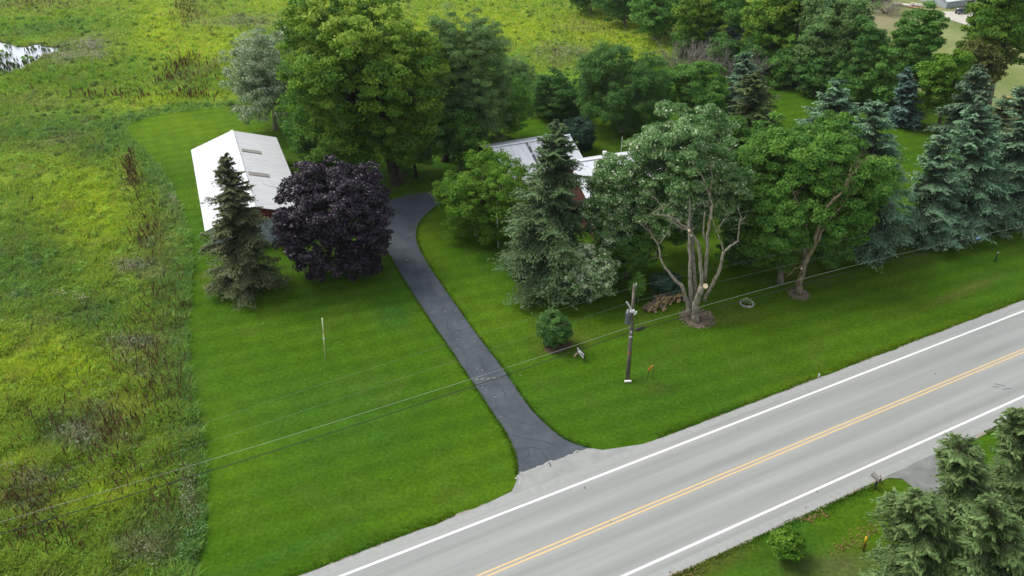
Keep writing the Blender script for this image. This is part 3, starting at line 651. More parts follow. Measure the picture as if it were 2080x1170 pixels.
# leaf materials: dark to light by 'tint'
BARK_P = M_bark('pale_tan_bark', (.15, .13, .095), (.36, .325, .25))
LM = {
 'maple': M_leaf('green_maple_leaf', [(0.061, 0.155, 0.025), (0.110, 0.250, 0.035), (0.186, 0.358, 0.049), (0.295, 0.476, 0.085)]),
 'lime': M_leaf('yellow_green_leaf', [(0.053, 0.129, 0.020), (0.111, 0.239, 0.021), (0.242, 0.385, 0.036), (0.429, 0.520, 0.084)]),
 'mid': M_leaf('mid_green_leaf', [(0.071, 0.176, 0.032), (0.128, 0.281, 0.048), (0.207, 0.398, 0.067), (0.319, 0.526, 0.095)]),
 'dark': M_leaf('dark_green_leaf', [(0.056, 0.133, 0.033), (0.094, 0.213, 0.045), (0.153, 0.302, 0.061), (0.236, 0.407, 0.091)]),
 'feather': M_leaf('feathery_leaf', [(0.112, 0.198, 0.063), (0.165, 0.286, 0.087), (0.240, 0.376, 0.117), (0.350, 0.479, 0.176)]),
 'silver': M_leaf('silver_leaf', [(0.084, 0.181, 0.051), (0.143, 0.278, 0.082), (0.285, 0.423, 0.175), (0.807, 0.850, 0.616)], rough=.45),
 'willow': M_leaf('grey_green_leaf', [(0.121, 0.193, 0.081), (0.213, 0.304, 0.151), (0.385, 0.486, 0.293), (0.810, 0.850, 0.648)]),
 'bright': M_leaf('bright_green_leaf', [(0.069, 0.166, 0.014), (0.127, 0.264, 0.019), (0.195, 0.360, 0.034), (0.293, 0.458, 0.058)]),
 'purple': M_leaf('purple_maple_leaf', [(0.013, 0.006, 0.016), (0.023, 0.011, 0.025), (0.042, 0.021, 0.044), (0.092, 0.053, 0.090)], .05, .42, .5),
 'olive': M_leaf('olive_thin_leaf', [(0.091, 0.109, 0.029), (0.155, 0.182, 0.044), (0.255, 0.273, 0.082), (0.364, 0.382, 0.146)]),
 'holly': M_leaf('dark_blue_green_leaf', [(0.021, 0.058, 0.034), (0.034, 0.087, 0.046), (0.058, 0.125, 0.066), (0.104, 0.187, 0.104)], .1),
 'sp_g': M_leaf('green_spruce_needles', [(0.036, 0.053, 0.022), (0.068, 0.114, 0.042), (0.122, 0.202, 0.076), (0.198, 0.308, 0.135)], .1),
 'sp_n': M_leaf('near_spruce_needles', [(0.044, 0.066, 0.022), (0.086, 0.142, 0.042), (0.150, 0.234, 0.074), (0.247, 0.348, 0.136)], .1),
 'sp_o': M_leaf('olive_spruce_needles', [(.044, .048, .022), (.080, .098, .038), (.135, .160, .062), (.21, .235, .10)], .1),
 'sp_b': M_leaf('blue_spruce_needles', [(0.053, 0.083, 0.043), (0.112, 0.198, 0.105), (0.214, 0.362, 0.196), (0.429, 0.653, 0.362)], .08),
 'sp_bd': M_leaf('deep_blue_spruce_needles', [(0.039, 0.068, 0.050), (0.076, 0.142, 0.106), (0.151, 0.263, 0.200), (0.322, 0.478, 0.354)], .08),
 'sp_d': M_leaf('dark_spruce_needles', [(0.053, 0.085, 0.046), (0.090, 0.162, 0.085), (0.162, 0.252, 0.137), (0.275, 0.389, 0.227)], .08),
 'sp_br': M_leaf('brown_spruce_needles', [(0.046, 0.054, 0.021), (0.080, 0.114, 0.035), (0.126, 0.188, 0.058), (0.181, 0.269, 0.101)], .08),
}
# --- left yard
spruce('spruce_tree', 'narrow topped olive green spruce standing in front of the white barn', (500, 588), (457, 311), 80, LM['sp_o'], 44000, seed=3, L0=.33, W0=.11, gap=.30, power=.78)
tree('purple_maple_tree', 'round dark purple maple beside the driveway bend', (690, 548), (566, 324, 798, 574), LM['purple'], 60000, (.26, .20), .75, tr=.32, seed=11, ragged=.12, lobes=44, low=1.98, core=.9, minz=.3, bark=BARK_D)
tree('maple_tree', 'huge maple with yellow green top, tallest tree beyond the barn', (806, 372), (560, -12, 893, 352), LM['lime'], 100000, (.36, .25), 1.15, tr=.55, seed=12, ragged=.30, lobes=26, tops=.38, minz=1.0, bark=BARK_D)
tree('elm_tree', 'tall feathery dark green elm right of the huge maple', (905, 326), (866, 22, 1040, 300), LM['feather'], 62000, (.34, .10), .95, tr=.42, seed=13, ragged=.36, lobes=16, minz=1.4, bark=BARK_D, shell=.7)
tree('maple_tree', 'lower leafy maple crown hanging over the lawn between the barn and the huge maple', (665, 318), (570, 165, 735, 325), LM['maple'], 30000, (.33, .22), 1.0, tr=.2, seed=28, ragged=.32, lobes=14, minz=.8, bark=BARK_D)
tree('maple_tree', 'shaded low maple crown at the foot of the huge maple beside the driveway top', (845, 360), (765, 205, 905, 362), LM['mid'], 26000, (.33, .22), 1.0, tr=.2, seed=29, ragged=.32, lobes=13, minz=.8, bark=BARK_D)
tree('box_elder_tree', 'shaded green tree under and in front of the tall elm', (935, 345), (868, 190, 985, 335), LM['mid'], 24000, (.30, .17), .9, tr=.15, seed=27, ragged=.34, lobes=13, minz=.4)
tree('ash_tree', 'low light green tree leaning out behind the garage', (965, 290), (930, 130, 1078, 292), LM['maple'], 30000, (.32, .13), .9, tr=.2, seed=14, ragged=.36, lobes=12, minz=1.0, tops=.2)
tree('silver_poplar_tree', 'whitish grey poplar left of the huge maple', (560, 262), (458, 58, 645, 264), LM['willow'], 36000, (.32, .17), .95, tr=.28, seed=15, spark=.2, ragged=.40, lobes=13, minz=1.5, droop=.5, tops=.1)
tree('crab_apple_tree', 'spreading yellow green small tree at the inside of the driveway bend', (968, 478), (886, 306, 1082, 500), LM['bright'], 46000, (.24, .13), .75, tr=.2, seed=16, ragged=.26, lobes=18, minz=.6, tops=.22)
spruce('spruce_tree', 'big grey green spruce in the centre, in front of the house', (1105, 572), (1133, 247), 108, LM['sp_g'], 70000, seed=5, L0=.36, W0=.12, power=.66, gap=.22)
tree('silver_maple_tree', 'silver leaved maple right behind the big central spruce', (1235, 560), (1182, 306, 1306, 520), LM['silver'], 30000, (.27, .16), .75, tr=.25, seed=17, spark=.16, ragged=.36, lobes=14, minz=1.0, dY=-1)
tree('silver_maple_sapling', 'low sapling with white leaf undersides at the foot of the central spruce', (1198, 616), (1140, 496, 1250, 622), LM['silver'], 12000, (.27, .17), .55, tr=.1, seed=18, spark=.38, ragged=.42, lobes=9, minz=.3, tops=.55)
tree('understory_tree', 'dark green tree filling the gap below the silver leaved maple', (1270, 560), (1200, 430, 1345, 590), LM['mid'], 24000, (.27, .16), .8, tr=.2, seed=19, ragged=.36, lobes=12, minz=.5)
# --- pruned silver maple with bare limbs
B9 = G(1413, 652); B9[2] = 0
t9 = tree('pruned_maple_tree', 'big multi stemmed maple with bare limbs and fresh saw cuts by the woodpile', (1413, 652), (1264, 220, 1512, 500), LM['silver'], 84000, (.28, .17), .85, tr=.16, seed=20, spark=.08, ragged=.42, lobes=19, minz=3.0, dY=7.0, tops=.02)
def limbs_px(root, base, Yoff, polys, mat, name='limb', cutmat=None):
    """bare limbs: polylines of (px, py, depth offset, radius) in front of the crown"""
    b = Vector(root.location)
    for pl in polys:
        pts = [Vector(V(p[0], p[1], b.y + p[2])) - b for p in pl]
        rad = [p[3] for p in pl]; P2 = []; R2 = []
        for i in range(len(pts) - 1):
            for k in range(3):
                t = k / 3; j = pts[i].lerp(pts[i + 1], t)
                if not (i == 0 and k == 0): j += Vector((rnd.uniform(-1, 1), rnd.uniform(-1, 1), rnd.uniform(-1, 1))) * min(.07, rad[i] * .5)
                P2.append(j); R2.append(rad[i] * (1 - t) + rad[i + 1] * t)
        P2.append(pts[-1]); R2.append(rad[-1])
        m = MB(); R2 = [q * .78 for q in R2]; m.tube(P2, R2, 8)
        L = (P2[-1] - P2[0]).length
        if len(pl) > 2 and rad[-1] < .06:       # fine twigs on the outer half
            for q in range(int(L * 2.0)):
                i = rnd.randint(len(P2) // 2, len(P2) - 1); a = P2[i]
                d = Vector((rnd.uniform(-1, 1), rnd.uniform(-1, .4), rnd.uniform(-.1, 1))).normalized() * rnd.uniform(.4, 1.3)
                m.tube([a, a + d * .5 + Vector((0, 0, .08)), a + d], [.018, .012, .006], 4)
        m.build(name, mat, root, smooth=True)
L9 = [
 [(1413, 652, 0, .50), (1412, 634, 0, .42), (1413, 618, 0, .36), (1418, 600, -.2, .33), (1426, 585, -.6, .30)],
 [(1402, 640, .3, .36), (1396, 612, .4, .27), (1382, 578, .5, .20), (1362, 558, .8, .15), (1345, 535, 1, .12), (1338, 498, 1.5, .09), (1320, 470, 2, .06), (1300, 455, 2, .03)],
 [(1406, 638, .4, .34), (1405, 600, .6, .26), (1403, 560, 1, .22), (1402, 520, 1.4, .19), (1400, 470, 2, .16), (1402, 420, 2.5, .11), (1398, 380, 3, .07)],
 [(1418, 612, .3, .26), (1425, 575, .4, .22), (1423, 530, .6, .20), (1418, 495, .6, .18), (1400, 468, .5, .15), (1376, 450, .4, .13), (1356, 438, .2, .10), (1326, 436, 0, .05)],
 [(1400, 468, .5, .10), (1382, 462, .3, .08), (1350, 440, .3, .07), (1345, 420, .3, .06), (1330, 402, .2, .045), (1305, 388, .2, .03)],
 [(1432, 570, .6, .20), (1436, 520, .8, .18), (1438, 480, 1, .16), (1444, 440, 1, .13), (1446, 415, 1, .11), (1438, 385, 1, .08), (1425, 355, 1, .05), (1410, 342, 1, .03)],
 [(1446, 415, 1, .08), (1440, 395, .8, .06), (1447, 365, .8, .045), (1444, 340, .8, .03)],
 [(1430, 612, .2, .22), (1446, 578, .2, .19), (1462, 545, .2, .17), (1471, 512, .2, .15), (1485, 500, .2, .11), (1499, 490, .1, .09), (1501, 465, .1, .07), (1505, 440, .1, .05), (1498, 420, 0, .03)],
 [(1471, 512, .2, .10), (1464, 490, .2, .08), (1455, 470, .2, .06), (1448, 445, .2, .05), (1440, 420, .2, .03)],
 [(1456, 472, .2, .05), (1468, 450, .2, .04), (1482, 434, .2, .02)],
 [(1345, 420, .3, .05), (1330, 430, 0, .04), (1316, 440, 0, .02)],
 [(1338, 498, 1.5, .06), (1352, 478, 1, .05), (1360, 470, 1, .03)],
 [(1436, 500, .9, .12), (1428, 470, 1.2, .09), (1432, 430, 1.6, .06)],
]
limbs_px(t9, None, 0, L9, BARK_P)
def cut_disc(root, px, py, dy, r, d):
    p = Vector(V(px, py, root.location.y + dy)) - Vector(root.location); d = Vector(d).normalized()
    m = MB(); m.tube([p, p + d * .03], r, 14); m.build('saw_cut', CUT_W, root)
cut_disc(t9, 1433, 581, -.72, .215, (.15, -.85, .65))
cut_disc(t9, 1399, 468, .32, .10, (.1, -.8, .6))
cut_disc(t9, 1404, 478, .25, .06, (.1, -.8, .6))
tree('understory_tree', 'green tree behind the bare limbs, covering the house front', (1335, 520), (1285, 335, 1420, 500), LM['mid'], 26000, (.28, .17), .85, tr=.2, seed=24, ragged=.36, lobes=12, minz=1.2)
tree('understory_tree', 'green tree standing between the bare limbed maple and the brown green spruce', (1495, 440), (1430, 235, 1545, 425), LM['maple'], 26000, (.30, .18), .9, tr=.2, seed=25, ragged=.34, lobes=12, minz=1.2)
tree('understory_tree', 'dark leafy tree filling the shade left of the pale forked trunk', (1530, 540), (1462, 400, 1580, 560), LM['dark'], 20000, (.28, .17), .75, tr=.12, seed=26, ragged=.34, lobes=9, minz=.4)
# --- green maple right of it
t10 = tree('maple_tree', 'green maple with a pale forked trunk in front of the spruces', (1622, 597), (1500, 236, 1800, 505), LM['maple'], 84000, (.30, .21), 1.0, tr=.20, seed=21, ragged=.26, lobes=24, minz=3.2, dY=5.4, tops=.12)
tree('maple_tree', 'dense dark green maple left of the pale forked trunk', (1585, 572), (1502, 380, 1650, 545), LM['maple'], 30000, (.30, .20), .85, tr=.25, seed=22, ragged=.30, lobes=14, minz=1.2)
tree('honeysuckle_bush', 'shaded green bush behind the pale forked trunk', (1680, 545), (1640, 455, 1730, 548), LM['mid'], 12000, (.28, .17), .7, tr=.1, seed=23, ragged=.3, lobes=9, minz=.3, cat='bush')
L10 = [
 [(1622, 597, 0, .42), (1624, 575, 0, .34), (1632, 545, 0, .31), (1641, 520, 0, .28), (1653, 500, 0, .24), (1668, 470, 0, .19), (1690, 440, .2, .14), (1712, 415, .3, .11), (1728, 385, .5, .08), (1738, 350, .8, .05), (1745, 320, 1, .03)],
 [(1645, 512, 0, .24), (1656, 490, -.1, .20), (1663, 460, -.1, .18), (1672, 435, -.2, .16), (1688, 410, -.2, .13), (1712, 388, -.2, .10), (1725, 365, -.2, .07), (1728, 340, 0, .04)],
 [(1636, 528, .2, .20), (1632, 500, .3, .15), (1636, 470, .4, .12), (1630, 440, .5, .09), (1622, 415, .6, .06), (1612, 390, .7, .04)],
 [(1656, 480, .2, .12), (1672, 452, .4, .09), (1692, 430, .5, .07), (1694, 390, .8, .05), (1688, 350, 1, .035), (1692, 320, 1.2, .02)],
 [(1712, 388, -.2, .07), (1722, 362, -.2, .05), (1740, 345, -.2, .035), (1756, 322, -.1, .02)],
 [(1640, 520, .1, .12), (1645, 500, .1, .14), (1640, 480, .1, .12), (1637, 455, .2, .09)],
 [(1632, 540, 0, .09), (1615, 545, -.8, .06), (1598, 562, -1.4, .04)],
]
limbs_px(t10, None, 0, L10, BARK_Y)
cut_disc(t10, 1628, 545, -.34, .08, (-.2, -1, .2))
# --- conifers on the right
SPL = dict(L0=.36, W0=.13)
spruce('blue_spruce_tree', 'tall blue grey spruce right behind the green maple', (1775, 505), (1772, 203), 92, LM['sp_b'], 52000, seed=31, power=.62, **SPL)
spruce('blue_spruce_tree', 'blue spruce with a sharp tip, first of the roadside row', (1890, 488), (1914, 272), 67, LM['sp_b'], 36000, seed=32, power=.60, **SPL)
spruce('blue_spruce_tree', 'taller blue spruce with brown lower branches, second of the roadside row', (1968, 470), (1988, 206), 75, LM['sp_b'], 42000, seed=33, power=.58, **SPL)
spruce('blue_spruce_tree', 'blue spruce cut by the right edge of the photo, third of the roadside row', (2062, 445), (2082, 178), 80, LM['sp_b'], 40000, seed=34, power=.56, **SPL)
spruce('blue_spruce_tree', 'narrow brownish spruce squeezed between the second and third roadside spruces', (2018, 425), (2035, 205), 52, LM['sp_br'], 14000, seed=35, power=.66, **SPL)
spruce('spruce_tree', 'dark green spruce behind the roadside row of blue spruces', (1950, 292), (1992, 130), 62, LM['sp_d'], 30000, seed=36, L0=.5, W0=.18, power=.75)
spruce('blue_spruce_tree', 'small deep blue spruce on the back lawn in front of the round trees', (1838, 255), (1842, 138), 34, LM['sp_bd'], 16000, seed=37, L0=.5, W0=.16, power=.70, droop=.1)
spruce('spruce_tree', 'short brown green spruce left of the open back lawn', (1545, 312), (1532, 146), 60, LM['sp_br'], 34000, seed=38, L0=.38, W0=.13, power=.52)
spruce('spruce_tree', 'pale grey green spruce left of and behind the short brown green one', (1500, 252), (1516, 108), 46, LM['sp_b'], 20000, seed=39, L0=.5, W0=.16, power=.6)
spruce('blue_spruce_tree', 'silvery spruce between the back lawn and the tall blue grey spruce', (1690, 300), (1702, 160), 62, LM['sp_b'], 28000, seed=40, L0=.5, W0=.17, power=.62)
spruce('blue_spruce_tree', 'tiny pale blue spruce at the edge of the back hedgerow, left of its taller neighbour', (1438, 118), (1443, 58), 22, LM['sp_bd'], 7000, seed=41, L0=.55, W0=.2, power=.7, droop=.1)
spruce('blue_spruce_tree', 'small dark blue spruce in front of the yellow green hedgerow trees', (1492, 120), (1496, 32), 32, LM['sp_bd'], 10000, seed=42, L0=.55, W0=.2, power=.7, droop=.1)
# --- behind the house
tree('birch_tree', 'dark drooping birch clump with white stems behind the house', (1262, 268), (1172, 88, 1350, 262), LM['dark'], 46000, (.34, .14), .95, tr=.2, seed=51, ragged=.32, lobes=16, minz=1.0, droop=1.0, bark=BARK_W)
tree('birch_tree', 'lower light green birch at the right end of the dark birch clump', (1320, 275), (1278, 165, 1368, 272), LM['mid'], 16000, (.32, .14), .8, tr=.14, seed=52, ragged=.34, lobes=10, minz=.8, droop=.8, bark=BARK_W, tops=.1)
tree('maple_tree', 'rounded dark maple between the birches and the short brown green spruce', (1415, 262), (1352, 126, 1476, 248), LM['mid'], 34000, (.34, .20), .95, tr=.25, seed=53, ragged=.26, lobes=14, minz=1.0)
tree('apple_tree', 'dark round apple tree at the edge of the back meadow', (1125, 238), (1072, 146, 1172, 238), LM['dark'], 22000, (.30, .18), .8, tr=.16, seed=54, ragged=.28, lobes=11, minz=.3)
tree('lilac_bush', 'low green bush right of the dark round apple tree', (1160, 236), (1135, 185, 1200, 238), LM['dark'], 7000, (.30, .18), .7, tr=.08, seed=55, ragged=.3, lobes=8, minz=.2, cat='bush')
tree('yew_bush', 'dark blue green rounded evergreen behind the garage roof', (1178, 305), (1142, 236, 1212, 308), LM['holly'], 14000, (.24, .12), .6, tr=.1, seed=56, ragged=.1, lobes=22, core=.85, minz=.2, cat='bush')
tree('willow_bush', 'hazy grey green brush at the meadow edge beside the elm', (1060, 215), (1010, 118, 1090, 215), LM['feather'], 12000, (.36, .09), .8, tr=.08, seed=57, ragged=.4, lobes=9, minz=.3, cat='bush')
# --- back hedgerow, left to right
HG = 'trees of the back hedgerow'
for i, (bs, bx, mt, nn_, lb) in enumerate([
 ((1200, 28), (1150, -60, 1246, 26), 'dark', 9000, 'dark hedgerow tree at its left end beside the meadow'),
 ((1268, 52), (1215, -50, 1318, 50), 'dark', 12000, 'dark hedgerow tree, second from its left end'),
 ((1330, 82), (1282, -35, 1392, 80), 'mid', 14000, 'green hedgerow tree standing left of the first yellow green one'),
 ((1425, 112), (1366, -20, 1472, 96), 'lime', 15000, 'yellow green hedgerow tree behind the two small blue spruces'),
 ((1500, 122), (1452, -40, 1530, 60), 'mid', 9000, 'green hedgerow tree rising behind the small dark blue spruce'),
 ((1560, 150), (1508, -30, 1612, 130), 'lime', 20000, 'bright yellow green tree in the middle of the hedgerow'),
 ((1610, 150), (1580, -40, 1660, 80), 'lime', 9000, 'yellow topped tree behind the middle of the hedgerow'),
 ((1690, 178), (1618, -50, 1762, 168), 'feather', 30000, 'large loose crowned tree right of the bright yellow green one'),
 ((1640, 172), (1570, 90, 1700, 172), 'dark', 14000, 'low dark undergrowth tree in the shade of the hedgerow'),
 ((1745, 205), (1700, 45, 1792, 198), 'dark', 16000, 'dark narrow tree left of the round topped green one'),
 ((1775, 215), (1735, 90, 1830, 212), 'mid', 16000, 'mid green tree at the foot of the round topped green one'),
 ((1858, 205), (1806, 24, 1912, 185), 'mid', 26000, 'round topped green tree against the pale neighbouring yard'),
 ((1905, 262), (1866, 98, 1972, 240), 'bright', 26000, 'light green tree left of the dark spruce'),
 ]):
    tree('hedgerow_tree', lb, bs, bx, LM[mt], nn_, (.42, .24), 1.15, tr=.22, seed=70 + i, ragged=.32, lobes=11, minz=.6, group=HG, tops=.25 if mt == 'lime' else .05)
for i, (bs, bx, mt, lb) in enumerate([
 ((1395, 112), (1362, 50, 1430, 118), 'dark', 'low dark bush below the first yellow green hedgerow tree'),
 ((1468, 140), (1430, 78, 1510, 148), 'dark', 'low dark bush beside the small dark blue spruce'),
 ((1535, 158), (1495, 80, 1575, 165), 'dark', 'shaded bush left of the bright yellow green tree'),
 ((1588, 172), (1545, 105, 1630, 178), 'mid', 'shaded bush below the bright yellow green tree'),
 ((1665, 192), (1620, 118, 1715, 200), 'dark', 'dark bush at the foot of the large loose crowned tree'),
 ((1725, 212), (1690, 140, 1768, 216), 'mid', 'green bush right of the foot of the large loose crowned tree'),
 ((1810, 225), (1775, 150, 1850, 228), 'mid', 'green bush between the round topped tree and the small deep blue spruce'),
 ((1650, 110), (1600, -40, 1700, 80), 'feather', 'pale green tree rising at the top edge behind the hedgerow'),
 ((1710, 100), (1670, -50, 1762, 70), 'lime', 'yellowish tree at the top edge left of the pale yard'),
 ((1455, 60), (1405, -60, 1500, 40), 'dark', 'dark tree at the top edge behind the first yellow green hedgerow tree'),
 ((1240, 18), (1180, -70, 1290, 10), 'mid', 'green tree at the top edge behind the left end of the hedgerow'),
 ]):
    tree('hedgerow_tree', lb, bs, bx, LM[mt], 9000, (.42, .24), 1.0, tr=.12, seed=130 + i, ragged=.34, lobes=9, minz=.2, group=HG, tops=.2 if mt == 'lime' else .05)
tree('cottonwood_tree', 'tall thin leaved tree at the top right corner showing its limbs', (2005, 225), (1958, -30, 2100, 150), LM['lime'], 34000, (.42, .26), 1.2, tr=.34, seed=91, ragged=.40, lobes=14, minz=3, bark=BARK_Y)
tree('cottonwood_tree', 'sparse olive tree in front of the tall one at the top right corner', (1995, 235), (1950, 60, 2052, 175), LM['olive'], 9000, (.40, .24), .9, tr=.2, seed=92, ragged=.5, lobes=10, minz=2, bark=BARK_Y, shell=.9)

def bare(name, label, base, h, spread, seed, n=10, mat=None, droop=0.0, cat='dead tree', leaf=None, z0=0.0):
    r = random.Random(seed); b = G(*base); b[2] = 0; root = empty(name, tuple(b), label, cat)
    m = MB(); tips = []
    def grow(p, d, L, rad, lv):
        q = p + d * L; mid = p.lerp(q, .5) + Vector((r.uniform(-1, 1), r.uniform(-1, 1), r.uniform(-.5, .5))) * L * .07
        m.tube([p, mid, q], [rad, rad * .8, rad * .6], 5 if lv < 2 else 4); tips.append(q)
        if lv >= 4 or rad < .008: return
        for k in range(r.choice((2, 3, 3))):
            e = (d + Vector((r.uniform(-1, 1), r.uniform(-1, 1), r.uniform(-.55, .6) - droop)) * .62).normalized()
            grow(p.lerp(q, r.uniform(.55, 1)), e, L * r.uniform(.55, .8), rad * .58, lv + 1)
    for i in range(n):
        a = 2 * pi * i / n + r.uniform(-.3, .3)
        d = Vector((cos(a) * spread, sin(a) * spread, 1)).normalized()
        grow(Vector((r.uniform(-.2, .2), r.uniform(-.2, .2), z0)), d, h * r.uniform(.32, .46), .035 + h * .006, 0)
    m.build('branches', mat or TWIG, root, smooth=True)
    return root
bare('dead_tree', 'bare grey branched tree in front of the back hedgerow', (1490, 186), 7.0, .7, 5, 16, M_bark('grey_lilac_twig', (.12, .10, .095), (.22, .19, .175)))
bare('dead_tree', 'dead pinkish grey tree top rising behind the rounded dark maple', (1388, 178), 8.0, .6, 6, 14)
bare('fallen_branch', 'pile of dead pale limbs hanging under the elm', (985, 322), 5.0, 1.3, 8, 14, TWIG, .15, 'dead branches')
bare('dead_brush', 'brown dead brush at the foot of the huge maple', (815, 372), 1.5, .5, 9, 12, M_bark('brown_twig', (.11, .06, .035), (.24, .15, .10)), 0, 'brush')
# --- small plants of the yard
tree('lilac_bush', 'lone rounded green bush on the front lawn right of the driveway', (1125, 700), (1093, 634, 1158, 708), LM['dark'], 18000, (.20, .12), .45, tr=.06, seed=101, ragged=.1, lobes=26, core=.85, minz=.1, cat='bush', tops=.1)
tree('shrub', 'shaded dark shrub behind the firewood pile', (1352, 600), (1322, 548, 1384, 604), LM['holly'], 7000, (.26, .16), .5, tr=.06, seed=102, ragged=.3, lobes=8, minz=.1, cat='bush')
tree('lilac_bush', 'thin shaded vine growth behind the utility pole', (1296, 612), (1276, 560, 1312, 622), LM['mid'], 2600, (.24, .14), .45, tr=.05, seed=103, ragged=.4, lobes=6, minz=.2, cat='bush')
# --- trees by the camera, lower right
NG = dict(L0=.33, W0=.11)
spruce('spruce_tree', 'near green spruce leaning left over the lower right lawn', (1900, 1290), (1862, 1005), 118, LM['sp_n'], 56000, seed=61, power=.6, gap=.3, **NG)
spruce('spruce_tree', 'tallest near spruce in the lower right, its tip beside the gravel drive', (1990, 1160), (1942, 886), 100, LM['sp_n'], 36000, seed=62, power=.62, gap=.36, **NG)
spruce('spruce_tree', 'near spruce at the right edge of the photo below the road', (2100, 1060), (2066, 836), 98, LM['sp_n'], 34000, seed=63, power=.66, gap=.3, **NG)
spruce('spruce_tree', 'near spruce filling the bottom right corner behind the pale leaved maple', (2040, 1330), (2010, 1015), 122, LM['sp_n'], 38000, seed=64, power=.68, gap=.3, **NG)
tree('silver_maple_tree', 'pale leaved maple branch tips at the bottom right corner', (2090, 1260), (2020, 1068, 2200, 1250), LM['silver'], 16000, (.24, .14), .6, tr=.18, seed=65, spark=.3, ragged=.3, lobes=12, minz=1.0, tops=.4)
tree('shrub', 'leafy green weed clump on the lawn edge below the road', (1606, 1130), (1562, 1075, 1636, 1135), LM['bright'], 6000, (.22, .13), .35, tr=.03, seed=66, ragged=.4, lobes=10, minz=.05, cat='bush')
# ------------------------------------------------------------------ buildings
def metal_roof(name, col, freq=3.3, rough=.38, axis_='X', var=.05):
    m, n, l, b = newmat(name)
    tc = n.new('ShaderNodeTexCoord'); wv = n.new('ShaderNodeTexWave'); wv.bands_direction = axis_; wv.inputs['Scale'].default_value = freq
    l.new(tc.outputs['Object'], wv.inputs['Vector'])
    mpp_ = n.new('ShaderNodeMapping'); mpp_.inputs['Scale'].default_value = (2.2, .35, .35); l.new(tc.outputs['Object'], mpp_.inputs[0]); no = n.new('ShaderNodeTexNoise'); no.inputs['Scale'].default_value = 1.2; no.inputs['Detail'].default_value = 8; l.new(mpp_.outputs[0], no.inputs['Vector'])
    r = ramp(n, [tuple(c * .86 for c in col), col], [.3, .62]); l.new(no.outputs['Fac'], r.inputs[0])
    r2 = ramp(n, [(.80, .81, .82), (1, 1, 1)], [0, .2]); l.new(wv.outputs['Color'], r2.inputs[0])
    mx = n.new('ShaderNodeMix'); mx.data_type = 'RGBA'; mx.blend_type = 'MULTIPLY'; mx.inputs[0].default_value = 1
    l.new(r.outputs[0], mx.inputs[6]); l.new(r2.outputs[0], mx.inputs[7]); l.new(mx.outputs[2], b.inputs['Base Color'])
    bp = n.new('ShaderNodeBump'); bp.inputs['Strength'].default_value = .6; bp.inputs['Distance'].default_value = .03
    l.new(wv.outputs['Color'], bp.inputs['Height']); l.new(bp.outputs[0], b.inputs['Normal'])
    b.inputs['Roughness'].default_value = rough; b.inputs['Specular IOR Level'].default_value = .4
    return m
def frame_pts(o, ux, uy, P):      # local x along ux, y along uy
    return [(o[0] + ux[0] * p[0] + uy[0] * p[1], o[1] + ux[1] * p[0] + uy[1] * p[1], p[2]) for p in P]
def gable(name, label, cat, o, ang, L, W, he, hr, wallm, roofm, over=.35, gablem=None, th=.12, trim=None, yr=None):
    """local x along the ridge (0..L), y across (0..W)"""
    root = empty(name, (o[0], o[1], 0), label, cat, rz=ang); yr = yr or W / 2
    m = MB()
    m.face([(0, 0, 0), (L, 0, 0), (L, 0, he), (0, 0, he)]); m.face([(L, W, 0), (0, W, 0), (0, W, he), (L, W, he)])
    m.face([(L, 0, 0), (L, W, 0), (L, W, he), (L, 0, he)]); m.face([(0, W, 0), (0, 0, 0), (0, 0, he), (0, W, he)])
    m.build('wall', wallm, root)
    m = MB(); m.face([(0, W, he), (0, 0, he), (0, yr, hr)]); m.build('gable', gablem or wallm, root)
    m = MB(); m.face([(L, 0, he), (L, W, he), (L, yr, hr)]); m.build('gable', gablem or wallm, root)
    
    for sgn, nm in ((0, 'roof'), (1, 'roof')):
        y0 = -over if sgn == 0 else W + over; sl = (hr - he) / (yr if sgn == 0 else W - yr); z0 = he - over * sl
        m = MB(); a = [(-over, y0, z0), (L + over, y0, z0), (L + over, yr, hr), (-over, yr, hr)]
        if sgn: a = a[::-1]
        tpts = [(x, y, z + th) for x, y, z in a]
        m.face(tpts); m.face(a[::-1])
        for i in range(4): j = (i + 1) % 4; m.face([a[i], a[j], tpts[j], tpts[i]])
        m.build('roof', roofm, root)
    m = MB(); m.box((L / 2, yr, hr + th + .015), (L + 2 * over + .04, .34, .07)); m.build('ridge_cap', trim or roofm, root)
    return root
# barn: corners from the photograph, eave 2.6 m
WH = metal_roof('white_ribbed_metal', (.61, .62, .63), .7, .6)
SID = metal_roof('pale_blue_grey_siding', (.50, .57, .66), .7, .5, 'Y')
RED = metal_roof('red_gable_siding', (.22, .022, .028), .7, .5, 'Y')
TRIM = M_plain('white_trim', (.68, .69, .70), .5, .04, 2)
e = [G(415, 472, 2.55), G(388, 305, 2.55), G(560.7, 280.7, 2.55), G(624, 433.5, 2.55)]
bL = (np.linalg.norm(e[1] - e[0]) + np.linalg.norm(e[2] - e[3])) / 2; bW = (np.linalg.norm(e[3] - e[0]) + np.linalg.norm(e[2] - e[1])) / 2
ux = (e[1] - e[0]) + (e[2] - e[3]); ux /= np.linalg.norm(ux); ov = .30
bang = atan2(ux[1], ux[0])
# local y points left of x; origin at the right front corner
uy = np.array([-ux[1], ux[0], 0])
o_ = e[3] + ux * ov + uy * ov
BL, BW = bL - 2 * ov, bW - 2 * ov
barn = gable('barn', 'long white metal roofed barn with red gable beside the left lawn edge', 'barn', o_, bang, BL, BW, 2.62, 4.15, SID, WH, ov, RED, .07, TRIM)
